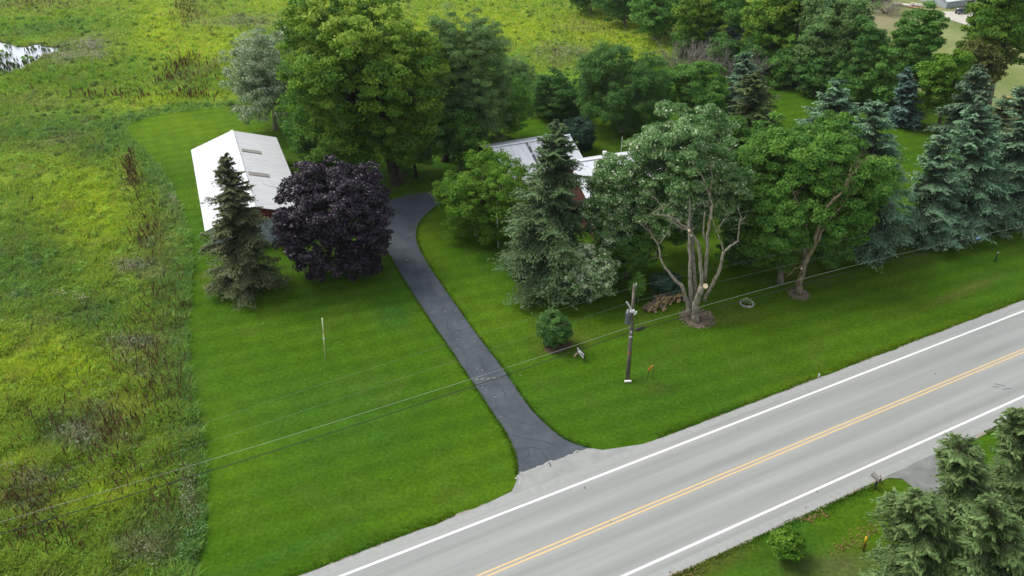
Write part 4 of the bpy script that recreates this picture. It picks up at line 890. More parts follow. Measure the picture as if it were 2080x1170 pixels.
# local: x=0 front gable facing the camera, y=0 right side
m = MB(); m.box((-.06, BW / 2 - .2, 1.25), (.06, 3.9, 2.5)); d_ = m.build('barn_door', M_plain('barn_door_siding', (.42, .48, .57), .5, .08, 2), barn)
for k in range(5):
    m = MB(); m.box((-.10, BW / 2 - .2, .3 + k * .5), (.03, 3.8, .05)); m.build('door_panel_rib', TRIM, d_)
m = MB(); m.box((-.07, BW - .08, 1.3), (.10, .14, 2.6)); m.build('corner_trim', TRIM, barn)
m = MB(); m.box((-.07, .08, 1.3), (.10, .14, 2.6)); m.build('corner_trim', TRIM, barn)
# roof slope on the right (y from 0 to W/2): brown grey translucent panels near the ridge
SKY_M = metal_roof('brown_grey_skylight', (.27, .25, .20), 14, .5, 'X')
slp = (4.15 - 2.62) / (BW / 2)
def on_roof(x, y): return 4.15 + .07 - abs(y - BW / 2) * slp
for xs in (BL - 5.6, BL - 12.0):
    m = MB(); ya, yb = BW / 2 - .45, BW / 2 - 2.45
    P_ = [(xs - .40, ya, on_roof(xs, ya) + .004), (xs - .40, yb, on_roof(xs, yb) + .004), (xs + .40, yb, on_roof(xs, yb) + .004), (xs + .40, ya, on_roof(xs, ya) + .004)]
    Q_ = [(x, y, z + .07) for x, y, z in P_]; m.face(Q_)
    for i in range(4): j = (i + 1) % 4; m.face([P_[i], P_[j], Q_[j], Q_[i]])
    pan = m.build('roof_panel', SKY_M, barn)
    for k in range(5):
        m = MB(); xx = xs - .32 + k * .16
        m.face([(xx - .015, ya, on_roof(0, ya) + .082), (xx - .015, yb, on_roof(0, yb) + .082), (xx + .015, yb, on_roof(0, yb) + .082), (xx + .015, ya, on_roof(0, ya) + .082)]); m.build('panel_rib', TRIM, pan)
m = MB(); m.tube([(BL - 14.2, BW / 2 - 1.5, on_roof(0, BW / 2 - 1.5) + .01), (BL - 14.7, BW / 2 - 2.2, on_roof(0, BW / 2 - 2.2) + .02), (BL - 14.8, BW / 2 - 2.9, on_roof(0, BW / 2 - 2.9) + .01)], .018, 5); m.build('roof_scratch', TWIG, barn)
# garage and house
GR_ROOF = metal_roof('pale_grey_metal_roof', (.60, .62, .65), 1.5, .5)
SHING = M_plain('dark_shingle', (.05, .05, .055), .9, .3, 10)
BRICK = M_plain('dark_red_brick', (.115, .045, .032), .9, .35, 12)
rp, rq = G(1000, 300, 4.7), G(1157, 275, 4.7); gu = (rq - rp) / np.linalg.norm(rq - rp); ga = atan2(gu[1], gu[0]); gv = np.array([-gu[1], gu[0], 0])
gw = 10.4; gL = np.linalg.norm(rq - rp)
o_ = rp - gv * gw / 2 + gu * .3
garage = gable('garage', 'pale grey metal roofed garage behind the big central spruce', 'garage', o_, ga, gL - .6, gw, 2.7, 4.65, BRICK, GR_ROOF, .35, SHING, .1)
m = MB(); m.box((-.37, gw * .25, 3.5), (.04, gw * .52, .22), tilt=None); 
m = MB(); fx = 3.55; m2 = (4.65 - 2.7) / (gw / 2)
for (ya, yb) in ((gw / 2 - .1, gw / 2 - 1.7), (gw / 2 - 1.95, -.3)):
    m.face([(fx, ya, 4.76 - (gw / 2 - ya) * m2), (fx, yb, 4.76 - (gw / 2 - yb) * m2), (fx + .32, yb, 4.76 - (gw / 2 - yb) * m2), (fx + .32, ya, 4.76 - (gw / 2 - ya) * m2)])
m.build('roof_strip', M_plain('dark_roof_strip', (.07, .075, .08), .6, .15, 4), garage)
m = MB(); m.tube([(fx + .15, gw / 2 - .7, 4.4), (fx + .15, gw / 2 - .7, 5.0)], .09, 10); m.build('vent_pipe', TRIM, garage)
m = MB(); m.tube([(fx + .15, gw / 2 - 1.9, 3.7), (fx + .15, gw / 2 - 1.9, 4.25)], .10, 10); m.build('vent_pipe', TRIM, garage)
m = MB(); m.box((gL - .2, gw + .6, 2.2), (.08, 2.4, .08), 0, tilt=None); m.build('rear_beam', TRIM, garage)
# house: front eave from (1218,452) to (1425,418)
h0, h1 = G(1216, 456, 2.6), G(1428, 420, 2.6); hu = (h1 - h0) / np.linalg.norm(h1 - h0); ha = atan2(hu[1], hu[0]); hv = np.array([-hu[1], hu[0], 0])
hL = np.linalg.norm(h1 - h0); rr_ = G(1240, 318, 5.6); yR = abs((rr_ - h0) @ hv) - .35; hW = yR + 6.2
house = gable('house', 'white roofed brick ranch house hidden among the trees', 'house', h0 + hu * .38 + hv * .35, ha, hL - .8, hW, 2.75, 5.5, BRICK, metal_roof('white_house_roof', (.74, .76, .79), 1.5, .5), .38, BRICK, .1, None, yR)
m = MB(); cxx = 3.4; m.tube([(cxx, yR - .5, 5.0), (cxx, yR - .5, 6.25)], .17, 12); m.tube([(cxx, yR - .5, 6.26), (cxx, yR - .5, 6.5)], .24, 12); m.build('chimney_pipe', TRIM, house)
m = MB(); m.tube([(5.6, yR + .2, 5.3), (5.6, yR + .2, 7.6)], .02, 5); m.build('antenna_mast', TRIM, house)
GLS = M_plain('window_glass', (.03, .035, .04), .1, .1, 1, spec=.8)
for wx in (1.6, 4.6, 9.0):
    m = MB(); m.box((wx, -.03, 1.6), (1.5, .07, 1.1)); wf = m.build('window', TRIM, house)
    m = MB(); m.box((wx, -.075, 1.6), (1.3, .03, .92)); m.build('pane', GLS, wf)
m = MB(); m.box((6.8, -.04, 1.08), (1.0, .08, 2.1)); m.build('door', M_plain('brown_door', (.12, .06, .035), .6), house)
# neighbouring house at the top right
p = G(1921, 17); nb_ang = radians(24)
NW = M_plain('pale_blue_grey_wall', (.33, .36, .38), .8, .08, 2)
p2 = G(1982, 9); na_ = atan2(p2[1] - p[1], p2[0] - p[0])
nh = gable('neighbour_house', 'low white roofed grey building at the top edge beyond the pale yard', 'building', p, na_, 13, 9, 1.25, 2.7, NW, metal_roof('neighbour_white_roof', (.66, .70, .70), 1.2, .5), .25, NW)
m = MB(); m.box((6.2, -.03, .70), (2.2, .07, .6)); wf = m.build('window', TRIM, nh); m = MB(); m.box((6.2, -.08, .70), (2.0, .03, .46)); m.build('pane', GLS, wf)
sheet('concrete_pad', gpoly([(1893, 28), (1915, 23), (1975, 24), (2010, 36), (2040, 60), (1990, 62), (1960, 50)])[::-1], .02, M_plain('pale_concrete', (.46, .43, .37), .9, .1, 1))
# ------------------------------------------------------------------ yard things
def P0(x, y): p = G(x, y); return Vector((p[0], p[1], 0))
# utility pole
pb = P0(1274, 770); pt = Vector(V(1288.5, 578, pb.y)); pole = empty('utility_pole', pb, 'weathered wooden utility pole with transformer on the front lawn', 'utility pole')
ax_ = pt - pb
WOODP = M_bark('weathered_pole_wood', (.10, .085, .068), (.235, .205, .165), 3)
def onp(t): return ax_ * t
m = MB(); m.tube([onp(0) - Vector((0, 0, .1)), onp(.3), onp(.65), onp(1)], [.145, .13, .115, .10], 12); m.build('shaft', WOODP, pole, smooth=True)
m = MB(); m.tube([onp(.285) + Vector((0, 0, 0)), onp(.31)], .139, 12); m.build('rust_band', M_plain('rust_stain', (.30, .13, .05), .9), pole)
dx = Vector(RD); dn = Vector(RN)
q = onp(.70) - dx * .38 + Vector((0, 0, -.1)) - dn * .1
m = MB(); m.tube([q + Vector((0, 0, -.48)), q + Vector((0, 0, .42))], .22, 18); m.tube([q + Vector((0, 0, .42)), q + Vector((0, 0, .50)), q + Vector((0, 0, .56))], [.235, .20, .07], 18)
tf = m.build('transformer', M_plain('transformer_grey', (.10, .105, .115), .5, .1, 3), pole, smooth=False)
m = MB()
for s_ in (-.12, .12): m.tube([q + dx * s_ + Vector((0, 0, .5)), q + dx * s_ + Vector((0, 0, .68)), q + dx * s_ + Vector((0, 0, .8))], [.05, .06, .03], 8)
m.build('bushing', M_plain('white_ceramic', (.62, .62, .6), .3), tf)
m = MB(); a_ = Vector(V(1273, 613, pb.y - .15)) - pb; b_ = Vector(V(1287, 636, pb.y - .35)) - pb
m.tube([a_, b_], .085, 4); m.build('crossarm', M_plain('pale_arm', (.48, .46, .42), .7), pole)
m = MB(); c_ = Vector(V(1284, 632, pb.y - .3)) - pb; m.tube([c_ + Vector((-.16, 0, 0)), c_ + Vector((.16, 0, 0))], .13, 8); m.build('bracket', M_plain('bracket_white', (.6, .6, .6), .5), pole)
m = MB(); c_ = Vector(V(1291, 636, pb.y - .35)) - pb; m.tube([c_ + Vector((.06, 0, .17)), c_ + Vector((0, 0, 0)), c_ + Vector((-.08, 0, -.17))], [.05, .085, .05], 10)
m.build('fuse_cutout', M_plain('pale_ceramic', (.66, .70, .66), .3), pole)
m = MB(); m.tube([onp(1) + Vector((.1, 0, -.15)), onp(1) + Vector((.14, 0, .12))], [.05, .035], 8); m.build('pin_insulator', M_plain('grey_ceramic', (.5, .5, .5), .3), pole)
m = MB(); m.tube([onp(.04) + Vector((.16, -.06, 0)), onp(.62) + Vector((.16, -.06, 0))], .025, 5); m.build('ground_wire', M_plain('dark_conduit', (.035, .035, .04), .6), pole)
m = MB(); GALV = M_plain('galvanised', (.4, .41, .42), .4); m.box(onp(.53) + Vector((0, -.16, 0)), (.14, .12, .12)); m.build('cable_clamp', GALV, pole); m = MB(); m.box(onp(.48) + Vector((0, -.16, 0)), (.22, .16, .10)); m.build('cable_clamp', GALV, pole)
# marker block at the foot
mb_ = P0(1274, 769) + Vector((0, -.42, 0)); mk = empty('marker_block', mb_, 'small white block lying at the foot of the utility pole', 'marker block', rz=.06)
m = MB(); m.box((0, 0, .09), (.54, .16, .16)); m.build('block', M_plain('white_plastic', (.80, .80, .75), .5, .04), mk, bevel=.04)
GMK = M_plain('grey_marks', (.42, .42, .38), .7)
for k in range(5): m = MB(); m.box((-.18 + k * .09, -.083, .10), (.045, .006, .05)); m.build('mark', GMK, mk)

# wires on the vertical plane through the pole along the road
def onplane(x, y):
    r = ray(x, y); n_ = RN; k = (np.array([pb.x, pb.y, 0]) - np.array([0, 0, H])) @ n_ / (r @ n_); return np.array([0, 0, H]) + r * k
def wire(name, label, left, att, right, rad, mat, s_l=-58, s_r=75, cat='wire'):
    A = onplane(*att); sA = (A - RC) @ RD
    pts = []
    for side, pp, s_end in ((-1, left, s_l), (1, right, s_r)):
        Q = [onplane(*q) for q in pp]; ss = np.array([(q_ - RC) @ RD - sA for q_ in Q]); zz = np.array([q_[2] - A[2] for q_ in Q])
        M_ = np.c_[ss, ss ** 2]; co = np.linalg.lstsq(M_, zz, rcond=None)[0]
        xs_ = np.linspace(0, s_end, 40)[(1 if side == 1 else 0):]
        seg = [(A[0] + RD[0] * s, A[1] + RD[1] * s, A[2] + co[0] * s + co[1] * s * s) for s in xs_]
        pts = seg[::-1] + pts if side == -1 else pts + seg
    m = MB(); m.tube(pts, rad, 5); o = m.build(name, mat, smooth=True); tag(o, label, cat, 'overhead lines on the utility pole'); return pts
WBL = M_plain('black_cable', (.02, .02, .022), .5); WGR = M_plain('pale_strand', (.34, .36, .31), .4, .1); WTH = M_plain('aluminium_wire', (.16, .17, .16), .5)
wire('telephone_cable', 'pale grey overhead strand running above the black cable', [(8, 1058), (415, 938), (940, 775)], (1281, 664), [(1517, 598), (1730, 540), (2080, 459)], 0.0105, WGR)
wire('telephone_cable', 'black overhead cable running just below the pale strand', [(30, 1076), (415, 960), (965, 783)], (1280.5, 674), [(1517, 611), (1730, 549), (2080, 466)], .026, WBL)
wire('power_wire', 'thin top wire tied to the head of the utility pole', [(400, 865), (768, 742), (1127, 634)], (1289, 583), [(1378, 560), (1560, 522), (2064, 418)], .0055, WTH)
wire('power_wire', 'thin middle wire passing the transformer of the utility pole', [(400, 905), (900, 742), (1138, 660)], (1284, 613), [(1392, 587), (1560, 549), (2064, 431)], .0055, WTH)
sp = onplane(1300, 668); m = MB(); d_ = Vector(RD)
m.tube([Vector(sp) - d_ * .42, Vector(sp) - d_ * .30, Vector(sp) + d_ * .30, Vector(sp) + d_ * .48], [.03, .13, .13, .03], 10)
tag(m.build('splice_case', WBL, smooth=True), 'black tapered splice case hanging on the cable right of the pole', 'splice case')
sp = onplane(1987, 484); m = MB(); m.tube([Vector(sp) - d_ * .3, Vector(sp) - d_ * .12, Vector(sp) + d_ * .15, Vector(sp) + d_ * .3], [.04, .14, .14, .04], 8)
tag(m.build('cable_marker', M_plain('blue_grey_plastic', (.13, .22, .33), .5), smooth=True), 'small blue marker clipped to the overhead cable near the right edge', 'cable marker')
# stakes, poles
def stake(name, label, base, top, r, mat, cat, topmat=None, toplen=.2):
    b = P0(*base); t = Vector(V(top[0], top[1], b.y)) - b; root = empty(name, b, label, cat)
    m = MB(); m.tube([(0, 0, -.05), t * .5, t * (1 - (toplen if topmat else 0))], [r, r, r * .85], 8); m.build('shaft', mat, root, smooth=True)
    m = MB(); m.tube([t * (1 - toplen), t], [r * 1.15, r * 1.1], 8); m.build('tip', topmat or mat, root, smooth=True)
    return root, t
r_, t_ = stake('pole', 'tall thin pale yellow pole standing alone on the left lawn', (661, 731), (654.5, 646), .045, M_plain('pale_yellow_paint', (.62, .58, .28), .5, .1, 1), 'pole', M_plain('cream_paint', (.72, .70, .48), .5), .35)
m = MB(); m.tube([t_ * .5, t_ * .53], .07, 8); m.build('collar', TRIM, r_)
r_, t_ = stake('flagpole', 'slim white flagpole between the bright small tree and the central spruce', (1012, 503), (1009, 412), .05, M_plain('white_pole_paint', (.72, .73, .72), .4, .05), 'flagpole', TRIM, .04)
m = MB(); m.tube([t_, t_ + Vector((0, 0, .06)), t_ + Vector((0, 0, .14))], [.04, .085, .03], 10); m.build('finial', TRIM, r_)
GRN = M_plain('dark_green_post', (.02, .045, .025), .6)
stake('marker_post', 'dark green post standing on the verge near the right edge', (2021, 531), (2028, 512), .06, GRN, 'marker post', M_plain('pale_cap', (.3, .36, .3), .6), .12)
stake('snow_stake', 'short white stake at the edge of the road shoulder', (1662, 767), (1665, 759), .05, TRIM, 'stake')
stake('marker_post', 'brown utility marker post with a yellow cap below the road', (1754, 1119), (1760, 1091), .055, M_plain('brown_post', (.13, .055, .025), .7), 'marker post', M_plain('yellow_cap', (.72, .42, .03), .5), .42)
stake('road_marker', 'small orange marker on the pale yard at the far right', (2047, 213), (2047, 197), .28, M_plain('orange_plastic', (.72, .34, .04), .6), 'marker', M_plain('yellow_orange_plastic', (.75, .42, .05), .6), .3)
# orange sign between two stakes
sb = P0(1314, 774); root = empty('warning_sign', sb, 'small orange sign panel held between two dark stakes near the utility pole', 'sign')
def rel(x, y, dy=0): return Vector(V(x, y, sb.y + dy)) - sb
m = MB(); m.tube([(0, 0, -.05), rel(1319, 750)], .02, 6); m.build('stake', WBL, root)
s2 = P0(1325, 769) - sb; m = MB(); m.tube([s2, s2 + Vector((0, 0, 1.15))], .022, 6); m.build('stake', GRN, root)
m = MB(); c_ = rel(1320.5, 749, .03); u_ = Vector((.75, .45, 0)).normalized() * .17; v_ = Vector((.04, -.1, .36))
P_ = [c_ - u_ * .8 - v_ * .8, c_ + u_ * .2 - v_ * .95, c_ + u_ + v_ * .2, c_ + u_ * .8 + v_, c_ - u_ * .1 + v_ * .75, c_ - u_ + v_ * .1]
nn_ = u_.cross(v_).normalized() * .02; m.face([p + nn_ for p in P_]); m.face([p - nn_ for p in P_][::-1])
for i in range(6): j = (i + 1) % 6; m.face([P_[i] + nn_, P_[i] - nn_, P_[j] - nn_, P_[j] + nn_])
m.build('panel', M_plain('orange_sign_face', (.72, .27, .035), .5, .12, 8), root)
# yard sign: white and black panel seen edge on
yb_ = P0(1186, 737); root = empty('yard_sign', yb_, 'black and white yard sign seen nearly edge on, on the front lawn', 'sign')
dd_ = Vector(RN) * 1.0          # along the panel, away from the road
for k in (0.02, 1.05):
    m = MB(); m.tube([dd_ * k, dd_ * k + Vector((0, 0, .95))], .025, 6); m.build('post', WBL, root)
m = MB(); c_ = dd_ * .53 + Vector((0, 0, .62)); m.box(c_, (1.15, .05, .52), atan2(RN[1], RN[0])); pn = m.build('panel', WBL, root)
off = Vector(RD) * -.034
for z_, x_, w_, h_ in ((.78, .53, 1.05, .13), (.58, .78, .42, .20), (.48, .30, .50, .10)):
    m = MB(); m.box(dd_ * x_ + Vector((0, 0, z_)) + off, (w_, .012, h_), atan2(RN[1], RN[0])); m.build('lettering_band', TRIM, pn)
m = MB(); c_ = dd_ * .53 + Vector((0, 0, .90)); m.box(c_, (1.12, .07, .03), atan2(RN[1], RN[0])); m.build('top_edge', WBL, pn)
tb = P0(1167, 724); root = empty('stump', tb, 'small tan wooden stub beside the yard sign', 'stub'); m = MB(); m.tube([(0, 0, 0), (.12, .05, .22), (.34, .12, .3)], [.09, .08, .06], 8); m.build('wood', M_plain('tan_wood', (.34, .27, .17), .8), root)
# mailbox by the road
mb2 = P0(1777, 993); root = empty('mailbox', mb2, 'weathered grey mailbox on a dark leaning post at the road edge', 'mailbox')
up_ = Vector(V(1782, 973, mb2.y)) - mb2
m = MB(); m.tube([(0, 0, -.05), up_], .06, 6); m.build('post', M_plain('dark_post', (.03, .035, .045), .7), root)
ra = atan2(RN[1], RN[0]); dvn = Vector(RN)
m = MB(); c_ = up_ + Vector((0, 0, .12)) + dvn * .1
prof = [(-.12, -.11), (.12, -.11), (.12, .03), (.085, .11), (0, .14), (-.085, .11), (-.12, .03)]
F0 = [c_ - dvn * .30 + Vector(RD) * a_ + Vector((0, 0, b_)) for a_, b_ in prof]; F1 = [p + dvn * .62 for p in F0]
m.face(F0[::-1]); m.face(F1)
for i in range(7): j = (i + 1) % 7; m.face([F0[i], F0[j], F1[j], F1[i]])
m.build('box', M_plain('weathered_grey', (.21, .20, .18), .6, .25, 8), root)
m = MB(); m.box(up_ + Vector((0, 0, -.01)) + dvn * .1, (.7, .30, .03), ra); m.build('support_board', M_plain('grey_board', (.16, .14, .12), .8), root)
m = MB(); m.box(up_ + Vector((.14, 0, .26)), (.02, .06, .16), ra); m.build('flag', M_plain('faded_red', (.25, .05, .04), .6), root)
# ------------------------------------------------------------------ firewood
LOGG = 'sawn logs of the firewood pile'
BL_ = M_bark('log_bark', (.05, .038, .026), (.15, .115, .08), 6)
def log_proto(r, L, seed):
    g = random.Random(seed); m = MB(); m.tube([(0, 0, 0), (0, L * .5, .01), (0, L, 0)], [r * g.uniform(.92, 1), r, r * g.uniform(.85, 1)], 12)
    return m, r
protos = []
for i, (rr3, LL) in enumerate([(.17, .55), (.23, .60), (.13, .55), (.20, .5)]):
    b = log_proto(rr3, LL, i)[0]
    root = b.build('log', BL_, smooth=False)
    c = MB(); c.tube([(0, -.012, 0), (0, .0, 0)], rr3 * .93, 12); ce = c.build('cut_end', CUT, root)
    c = MB(); c.tube([(0, -.02, 0), (0, -.012, 0)], rr3 * .28, 10); c2 = c.build('heartwood', M_plain('heartwood', (.30, .15, .06), .8), root)
    protos.append(root)
r3 = random.Random(4); used = set()
lp0 = P0(1318, 634); lp1 = P0(1392, 609); lv = (lp1 - lp0)
specs = []
for i in range(15): specs.append((i / 14, 0, r3.choice((0, 1, 2, 3)), r3.uniform(-.15, .25)))
for i in range(13): specs.append(((i + .7) / 14.2, 1, r3.choice((0, 2, 3, 0)), .12 + r3.uniform(-.1, .2)))
for i in range(9): specs.append(((i + 4.4) / 14.6, 2, r3.choice((0, 2, 3)), .2 + r3.uniform(-.1, .2)))
specs.append((.30, 0, 1, -.55)); specs.append((.10, 0, 2, -.45))
for k, (u_, lay, pi_, back) in enumerate(specs):
    pr = protos[pi_]
    if pi_ not in used: o = pr; used.add(pi_); ch = []
    else:
        o = pr.copy(); C.objects.link(o)
        for c in pr.children: c3 = c.copy(); C.objects.link(c3); c3.parent = o
    rad_ = (.17, .23, .13, .20)[pi_]
    bk = Vector((-lv.y, lv.x, 0)).normalized()
    p = lp0 + lv * u_ + bk * back; o.location = (p.x, p.y, rad_ + lay * .30)
    o.rotation_euler = (r3.uniform(-.12, .12), r3.uniform(0, 6), atan2(lv.y, lv.x) + r3.uniform(-.35, .35) + .12)
    lab = ['grey barked sawn log resting on the grass in the bottom row of the firewood pile', 'sawn log lying in the middle layer of the firewood pile', 'sawn log lying on top of the firewood pile'][lay]
    if k in (3, 9, 14): lab = ['', '', '', 'fourth log from the left in the bottom row of the firewood pile', '', '', '', '', '', 'tenth log from the left in the bottom row of the firewood pile', '', '', '', '', 'last bottom row log at the right end of the firewood pile'][k]
    if k == 0: lab = 'first bottom row log at the left end of the firewood pile'
    if k == len(specs) - 2: lab = 'thickest log, lying in front of the left part of the firewood pile'
    tag(o, lab, 'log', LOGG)
tag(o, 'short thin log lying apart at the left front of the firewood pile')
# ------------------------------------------------------------------ mulch rings, hosta
MUL = M_plain('wood_chip_mulch', (.28, .22, .16), 1, .4, 9, bump=.6)
def ring(name, label, base, r, mat, z=.012, pile=None, kind='structure', seed=0):
    b = P0(*base); g = random.Random(seed); m = MB(); k = 30; ph = g.uniform(0, 6)
    pts = [(b.x + r * (1 + .14 * sin(3 * t + ph) + .08 * sin(7 * t) + g.uniform(-.07, .07)) * cos(t), b.y + r * (1 + .14 * sin(3 * t + ph) + g.uniform(-.07, .07)) * sin(t), z) for t in [2 * pi * i / k for i in range(k)]]
    m.face(pts); return tag(m.build(name, mat), label, kind=kind)
ring('mulch', 'wood chip ring round the pruned maple', (1416, 646), 1.25, MUL, .012, seed=1)
ring('mulch', 'wood chip ring round the pale forked trunk', (1622, 597), .85, MUL, .012, seed=2)
ring('mulch', 'bare soil under the lone lawn bush', (1130, 700), 1.15, M_plain('bare_soil', (.085, .06, .035), 1, .3, 5), .012, seed=3)
def chips(name, label, base, r, n_, colr, seed):
    g = np.random.default_rng(seed); b = P0(*base); a = g.uniform(0, 2 * pi, n_); q = r * np.sqrt(g.random(n_)) * g.uniform(.8, 1.15, n_)
    c = np.c_[b.x + q * np.cos(a), b.y + q * np.sin(a), g.uniform(.03, .12, n_)]
    P_ = leaves(c, g.standard_normal((n_, 3)) * [1, 1, .3], np.array([0, 0, 1]) + .5 * g.standard_normal((n_, 3)), g.uniform(.08, .24, n_), g.uniform(.05, .12, n_))
    tag(quads(name, P_, BLADE, color=np.clip(np.array(colr) * g.uniform(.5, 1.5, (n_, 1)), .01, 1)), label, kind='stuff')
chips('wood_chips', 'pale wood chips scattered round the pruned maple', (1416, 646), 1.5, 1500, (.33, .27, .20), 1)
chips('wood_chips', 'pale wood chips scattered round the pale forked trunk', (1622, 599), .95, 500, (.33, .28, .21), 2)
for j, (x, y) in enumerate([(1690, 1088), (1715, 1106), (1730, 1112), (1665, 1045), (1768, 1083), (1742, 1080), (1706, 1112)]):
    pass
g = np.random.default_rng(9); cc4 = np.vstack([np.array(c) + g.standard_normal((36, 2)) * s_ for c, s_ in [((1710, 1112), (14, 6)), ((1765, 1078), (14, 6)), ((1668, 1045), (12, 5)), ((1740, 1100), (12, 8)), ((1640, 1056), (8, 4)), ((1395, 1165), (20, 5))]])
c5 = np.array([G(*p)[:2] for p in cc4]); N = len(c5); c5 = np.c_[c5, np.full(N, .05)]
tag(quads('fallen_leaves', leaves(c5, g.standard_normal((N, 3)) * [1, 1, .3], np.array([0, 0, 1]) + .4 * g.standard_normal((N, 3)), g.uniform(.10, .22, N), g.uniform(.06, .12, N)), BLADE, color=np.array([.30, .20, .09]) * g.uniform(.6, 1.3, (N, 1))), 'tan dead leaves and clippings on the lawn below the road', kind='stuff')
g = np.random.default_rng(10); cc4 = []
for i in range(60):
    u = g.random(); a_ = LEFT[int(u * (len(LEFT) - 1))]; b_ = RIGHT[int((1 - (1 - u)) * (len(RIGHT) - 1))]; t = g.random(); cc4.append(a_ * t + b_ * (1 - t))
c5 = np.array(cc4)[:34]; N = len(c5); c5 = np.c_[c5, np.full(N, .03)]
tag(quads('fallen_leaves', leaves(c5, g.standard_normal((N, 3)) * [1, 1, .2], np.array([0, 0, 1]) + .2 * g.standard_normal((N, 3)), g.uniform(.10, .16, N), g.uniform(.07, .1, N)), BLADE, color=np.array([.42, .42, .36]) * g.uniform(.5, 1.2, (N, 1))), 'small pale leaves scattered on the blacktop driveway', kind='stuff')
hb = P0(1517, 617); root = empty('hosta_bed', hb, 'variegated hosta inside a ring of grey stones on the lawn', 'plant')
STONE = M_plain('edging_stone', (.34, .33, .30), .95, .25, 6)
for i in range(16):
    t = 2 * pi * i / 16 + rnd.uniform(-.06, .06); m = MB(); rr4 = .56
    m.box((rr4 * cos(t), rr4 * sin(t), .05), (.15 + rnd.uniform(0, .05), .20 + rnd.uniform(-.03, .03), .13), t); m.build('edging_stone', STONE, root, bevel=.03)
g = np.random.default_rng(8); N = 260; a = g.uniform(0, 2 * pi, N); el = g.uniform(.1, 1.4, N); d = np.c_[np.cos(a) * np.cos(el), np.sin(a) * np.cos(el), np.sin(el)]
HM = M_leaf('hosta_leaf', [(.10, .22, .05), (.20, .36, .08), (.50, .60, .30), (.75, .80, .55)])
quads('leaves', leaves(d * g.uniform(.15, .50, (N, 1)) * [1, 1, .75] + [0, 0, .08], d + [0, 0, .1], np.array([0, 0, 1]) + d * .4 + .2 * g.standard_normal((N, 3)), g.uniform(.18, .28, N), g.uniform(.08, .13, N)), HM, root, tint=g.random(N))
# ------------------------------------------------------------------ far yard: brush pile, lumber, car, small tractor
bare('brush_pile', 'heap of grey cut branches on the pale yard at the top right', (1797, 27), 4.0, 1.3, 21, 30, TWIG, .25, 'brush pile')
lb_ = P0(1868, 14); cols = [M_plain('orange_lumber', (.45, .24, .13), .8), M_plain('pale_lumber', (.55, .52, .46), .8), M_plain('grey_lumber', (.36, .33, .29), .8)]
for i in range(11):
    x = rnd.uniform(-4.5, 3.2); y = rnd.uniform(-1.5, 4.5) - x * .5
    m = MB(); m.box((0, 0, .06), ((1.5, 3.6, 2.5, 2.4)[i // 3], (.5, .5, .95, .25)[i // 3], .10), 0); o = m.build('lumber_board', cols[i % 3], bevel=.01)
    o.location = (lb_.x + x, lb_.y + y, .02 + .13 * (i % 3)); o.rotation_euler = (0, 0, -.5 + rnd.uniform(-.25, .25))
    tag(o, ['orange brown', 'pale', 'grey'][i % 3] + ' ' + ['short', 'long', 'wide', 'narrow'][i // 3] + ' board lying in the scattered lumber beside the neighbouring building', 'board', 'scattered boards by the neighbouring building')
def wheel(parent, x, y, r, w_, mt, hub):
    m = MB(); m.tube([(x, y - w_ / 2, r), (x, y + w_ / 2, r)], r, 18); wl = m.build('wheel', mt, parent)
    m = MB(); m.tube([(x, y - w_ / 2 - .01, r), (x, y + w_ / 2 + .01, r)], r * .55, 12); m.build('rim', hub, wl)
TYRE = M_plain('tyre', (.02, .02, .02), .8); HUB = M_plain('hub', (.3, .3, .3), .4, metal=.6)
cp = P0(1785, 2); car = empty('parked_car', cp, 'black car parked on the pale yard at the top edge behind the brush heap', 'car', rz=.1)
PNT = M_plain('black_paint', (.012, .012, .015), .25, .1, spec=.6)
m = MB(); side = [(-2.2, .35), (2.2, .35), (2.25, .75), (2.1, .92), (1.2, 1.0), (.6, 1.42), (-1.0, 1.45), (-1.9, 1.0), (-2.25, .9)]
for y in (-.85, .85): m.face([(x, y, z) for x, z in (side if y < 0 else side[::-1])])
for i in range(len(side)): j = (i + 1) % len(side); m.face([(side[j][0], -.85, side[j][1]), (side[i][0], -.85, side[i][1]), (side[i][0], .85, side[i][1]), (side[j][0], .85, side[j][1])])
m.build('body', PNT, car, bevel=.05)
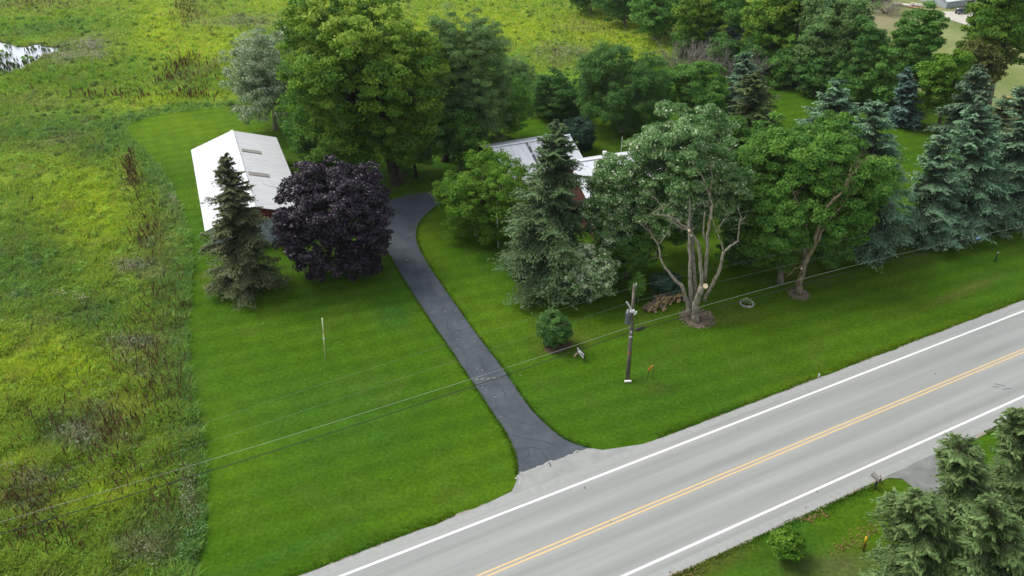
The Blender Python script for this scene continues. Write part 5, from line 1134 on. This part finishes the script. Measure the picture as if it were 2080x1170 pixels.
m = MB(); m.face([(-1.6, -.862, 1.02), (1.0, -.862, 1.02), (.55, -.862, 1.36), (-1.0, -.862, 1.38)]); m.build('side_window', GLS, car)
for x in (-1.35, 1.35):
    for y in (-.80, .80): wheel(car, x, y, .33, .2, TYRE, HUB)
tp = P0(1951, 28); trc = empty('lawn_tractor', tp, 'small dark riding tractor parked on the concrete pad', 'lawn tractor', rz=.25)
NV = M_plain('navy_paint', (.03, .045, .09), .4)
m = MB(); m.box((-.5, 0, .75), (1.1, .6, .45)); m.build('hood', NV, trc, bevel=.06)
m = MB(); m.box((.45, 0, .62), (.9, .8, .14)); m.build('deck', NV, trc, bevel=.03)
m = MB(); m.box((.55, 0, .84), (.5, .5, .16)); m.box((.78, 0, 1.08), (.12, .5, .45)); m.build('seat', TYRE, trc, bevel=.04)
m = MB(); m.tube([(.0, 0, .9), (.15, 0, 1.2)], .025, 6); m.tube([(.15, -.18, 1.2), (.15, .18, 1.2)], .03, 6); m.build('steering_wheel', TYRE, trc)
m = MB(); m.box((-.95, 0, .95), (.16, .5, .2)); m.build('bin', TRIM, trc)
for x, y, r in ((-.7, -.4, .26), (-.7, .4, .26), (.7, -.45, .38), (.7, .45, .38)): wheel(trc, x, y, r, .2, TYRE, HUB)
# thin fence pole and wires on the far yard
stake('utility_stub', 'thin grey post on the pale yard above the round topped green tree', (1853, 34), (1855, 8), .07, M_plain('grey_post', (.13, .14, .14), .7), 'post')
# ------------------------------------------------------------------ air
m = MB(); m.box((0, 700, 19.5), (3000, 1500, 43)); hz = None
hm = bpy.data.materials.new('haze'); hm.use_nodes = True; hn = hm.node_tree; hn.nodes.remove(hn.nodes['Principled BSDF'])
pvn = hn.nodes.new('ShaderNodeVolumePrincipled'); pvn.inputs['Color'].default_value = (.85, .92, 1, 1); pvn.inputs['Density'].default_value = .00010; pvn.inputs['Anisotropy'].default_value = .3
hn.links.new(pvn.outputs[0], hn.nodes['Material Output'].inputs['Volume'])
hz = m.build('haze', hm); tag(hz, kind='stuff')
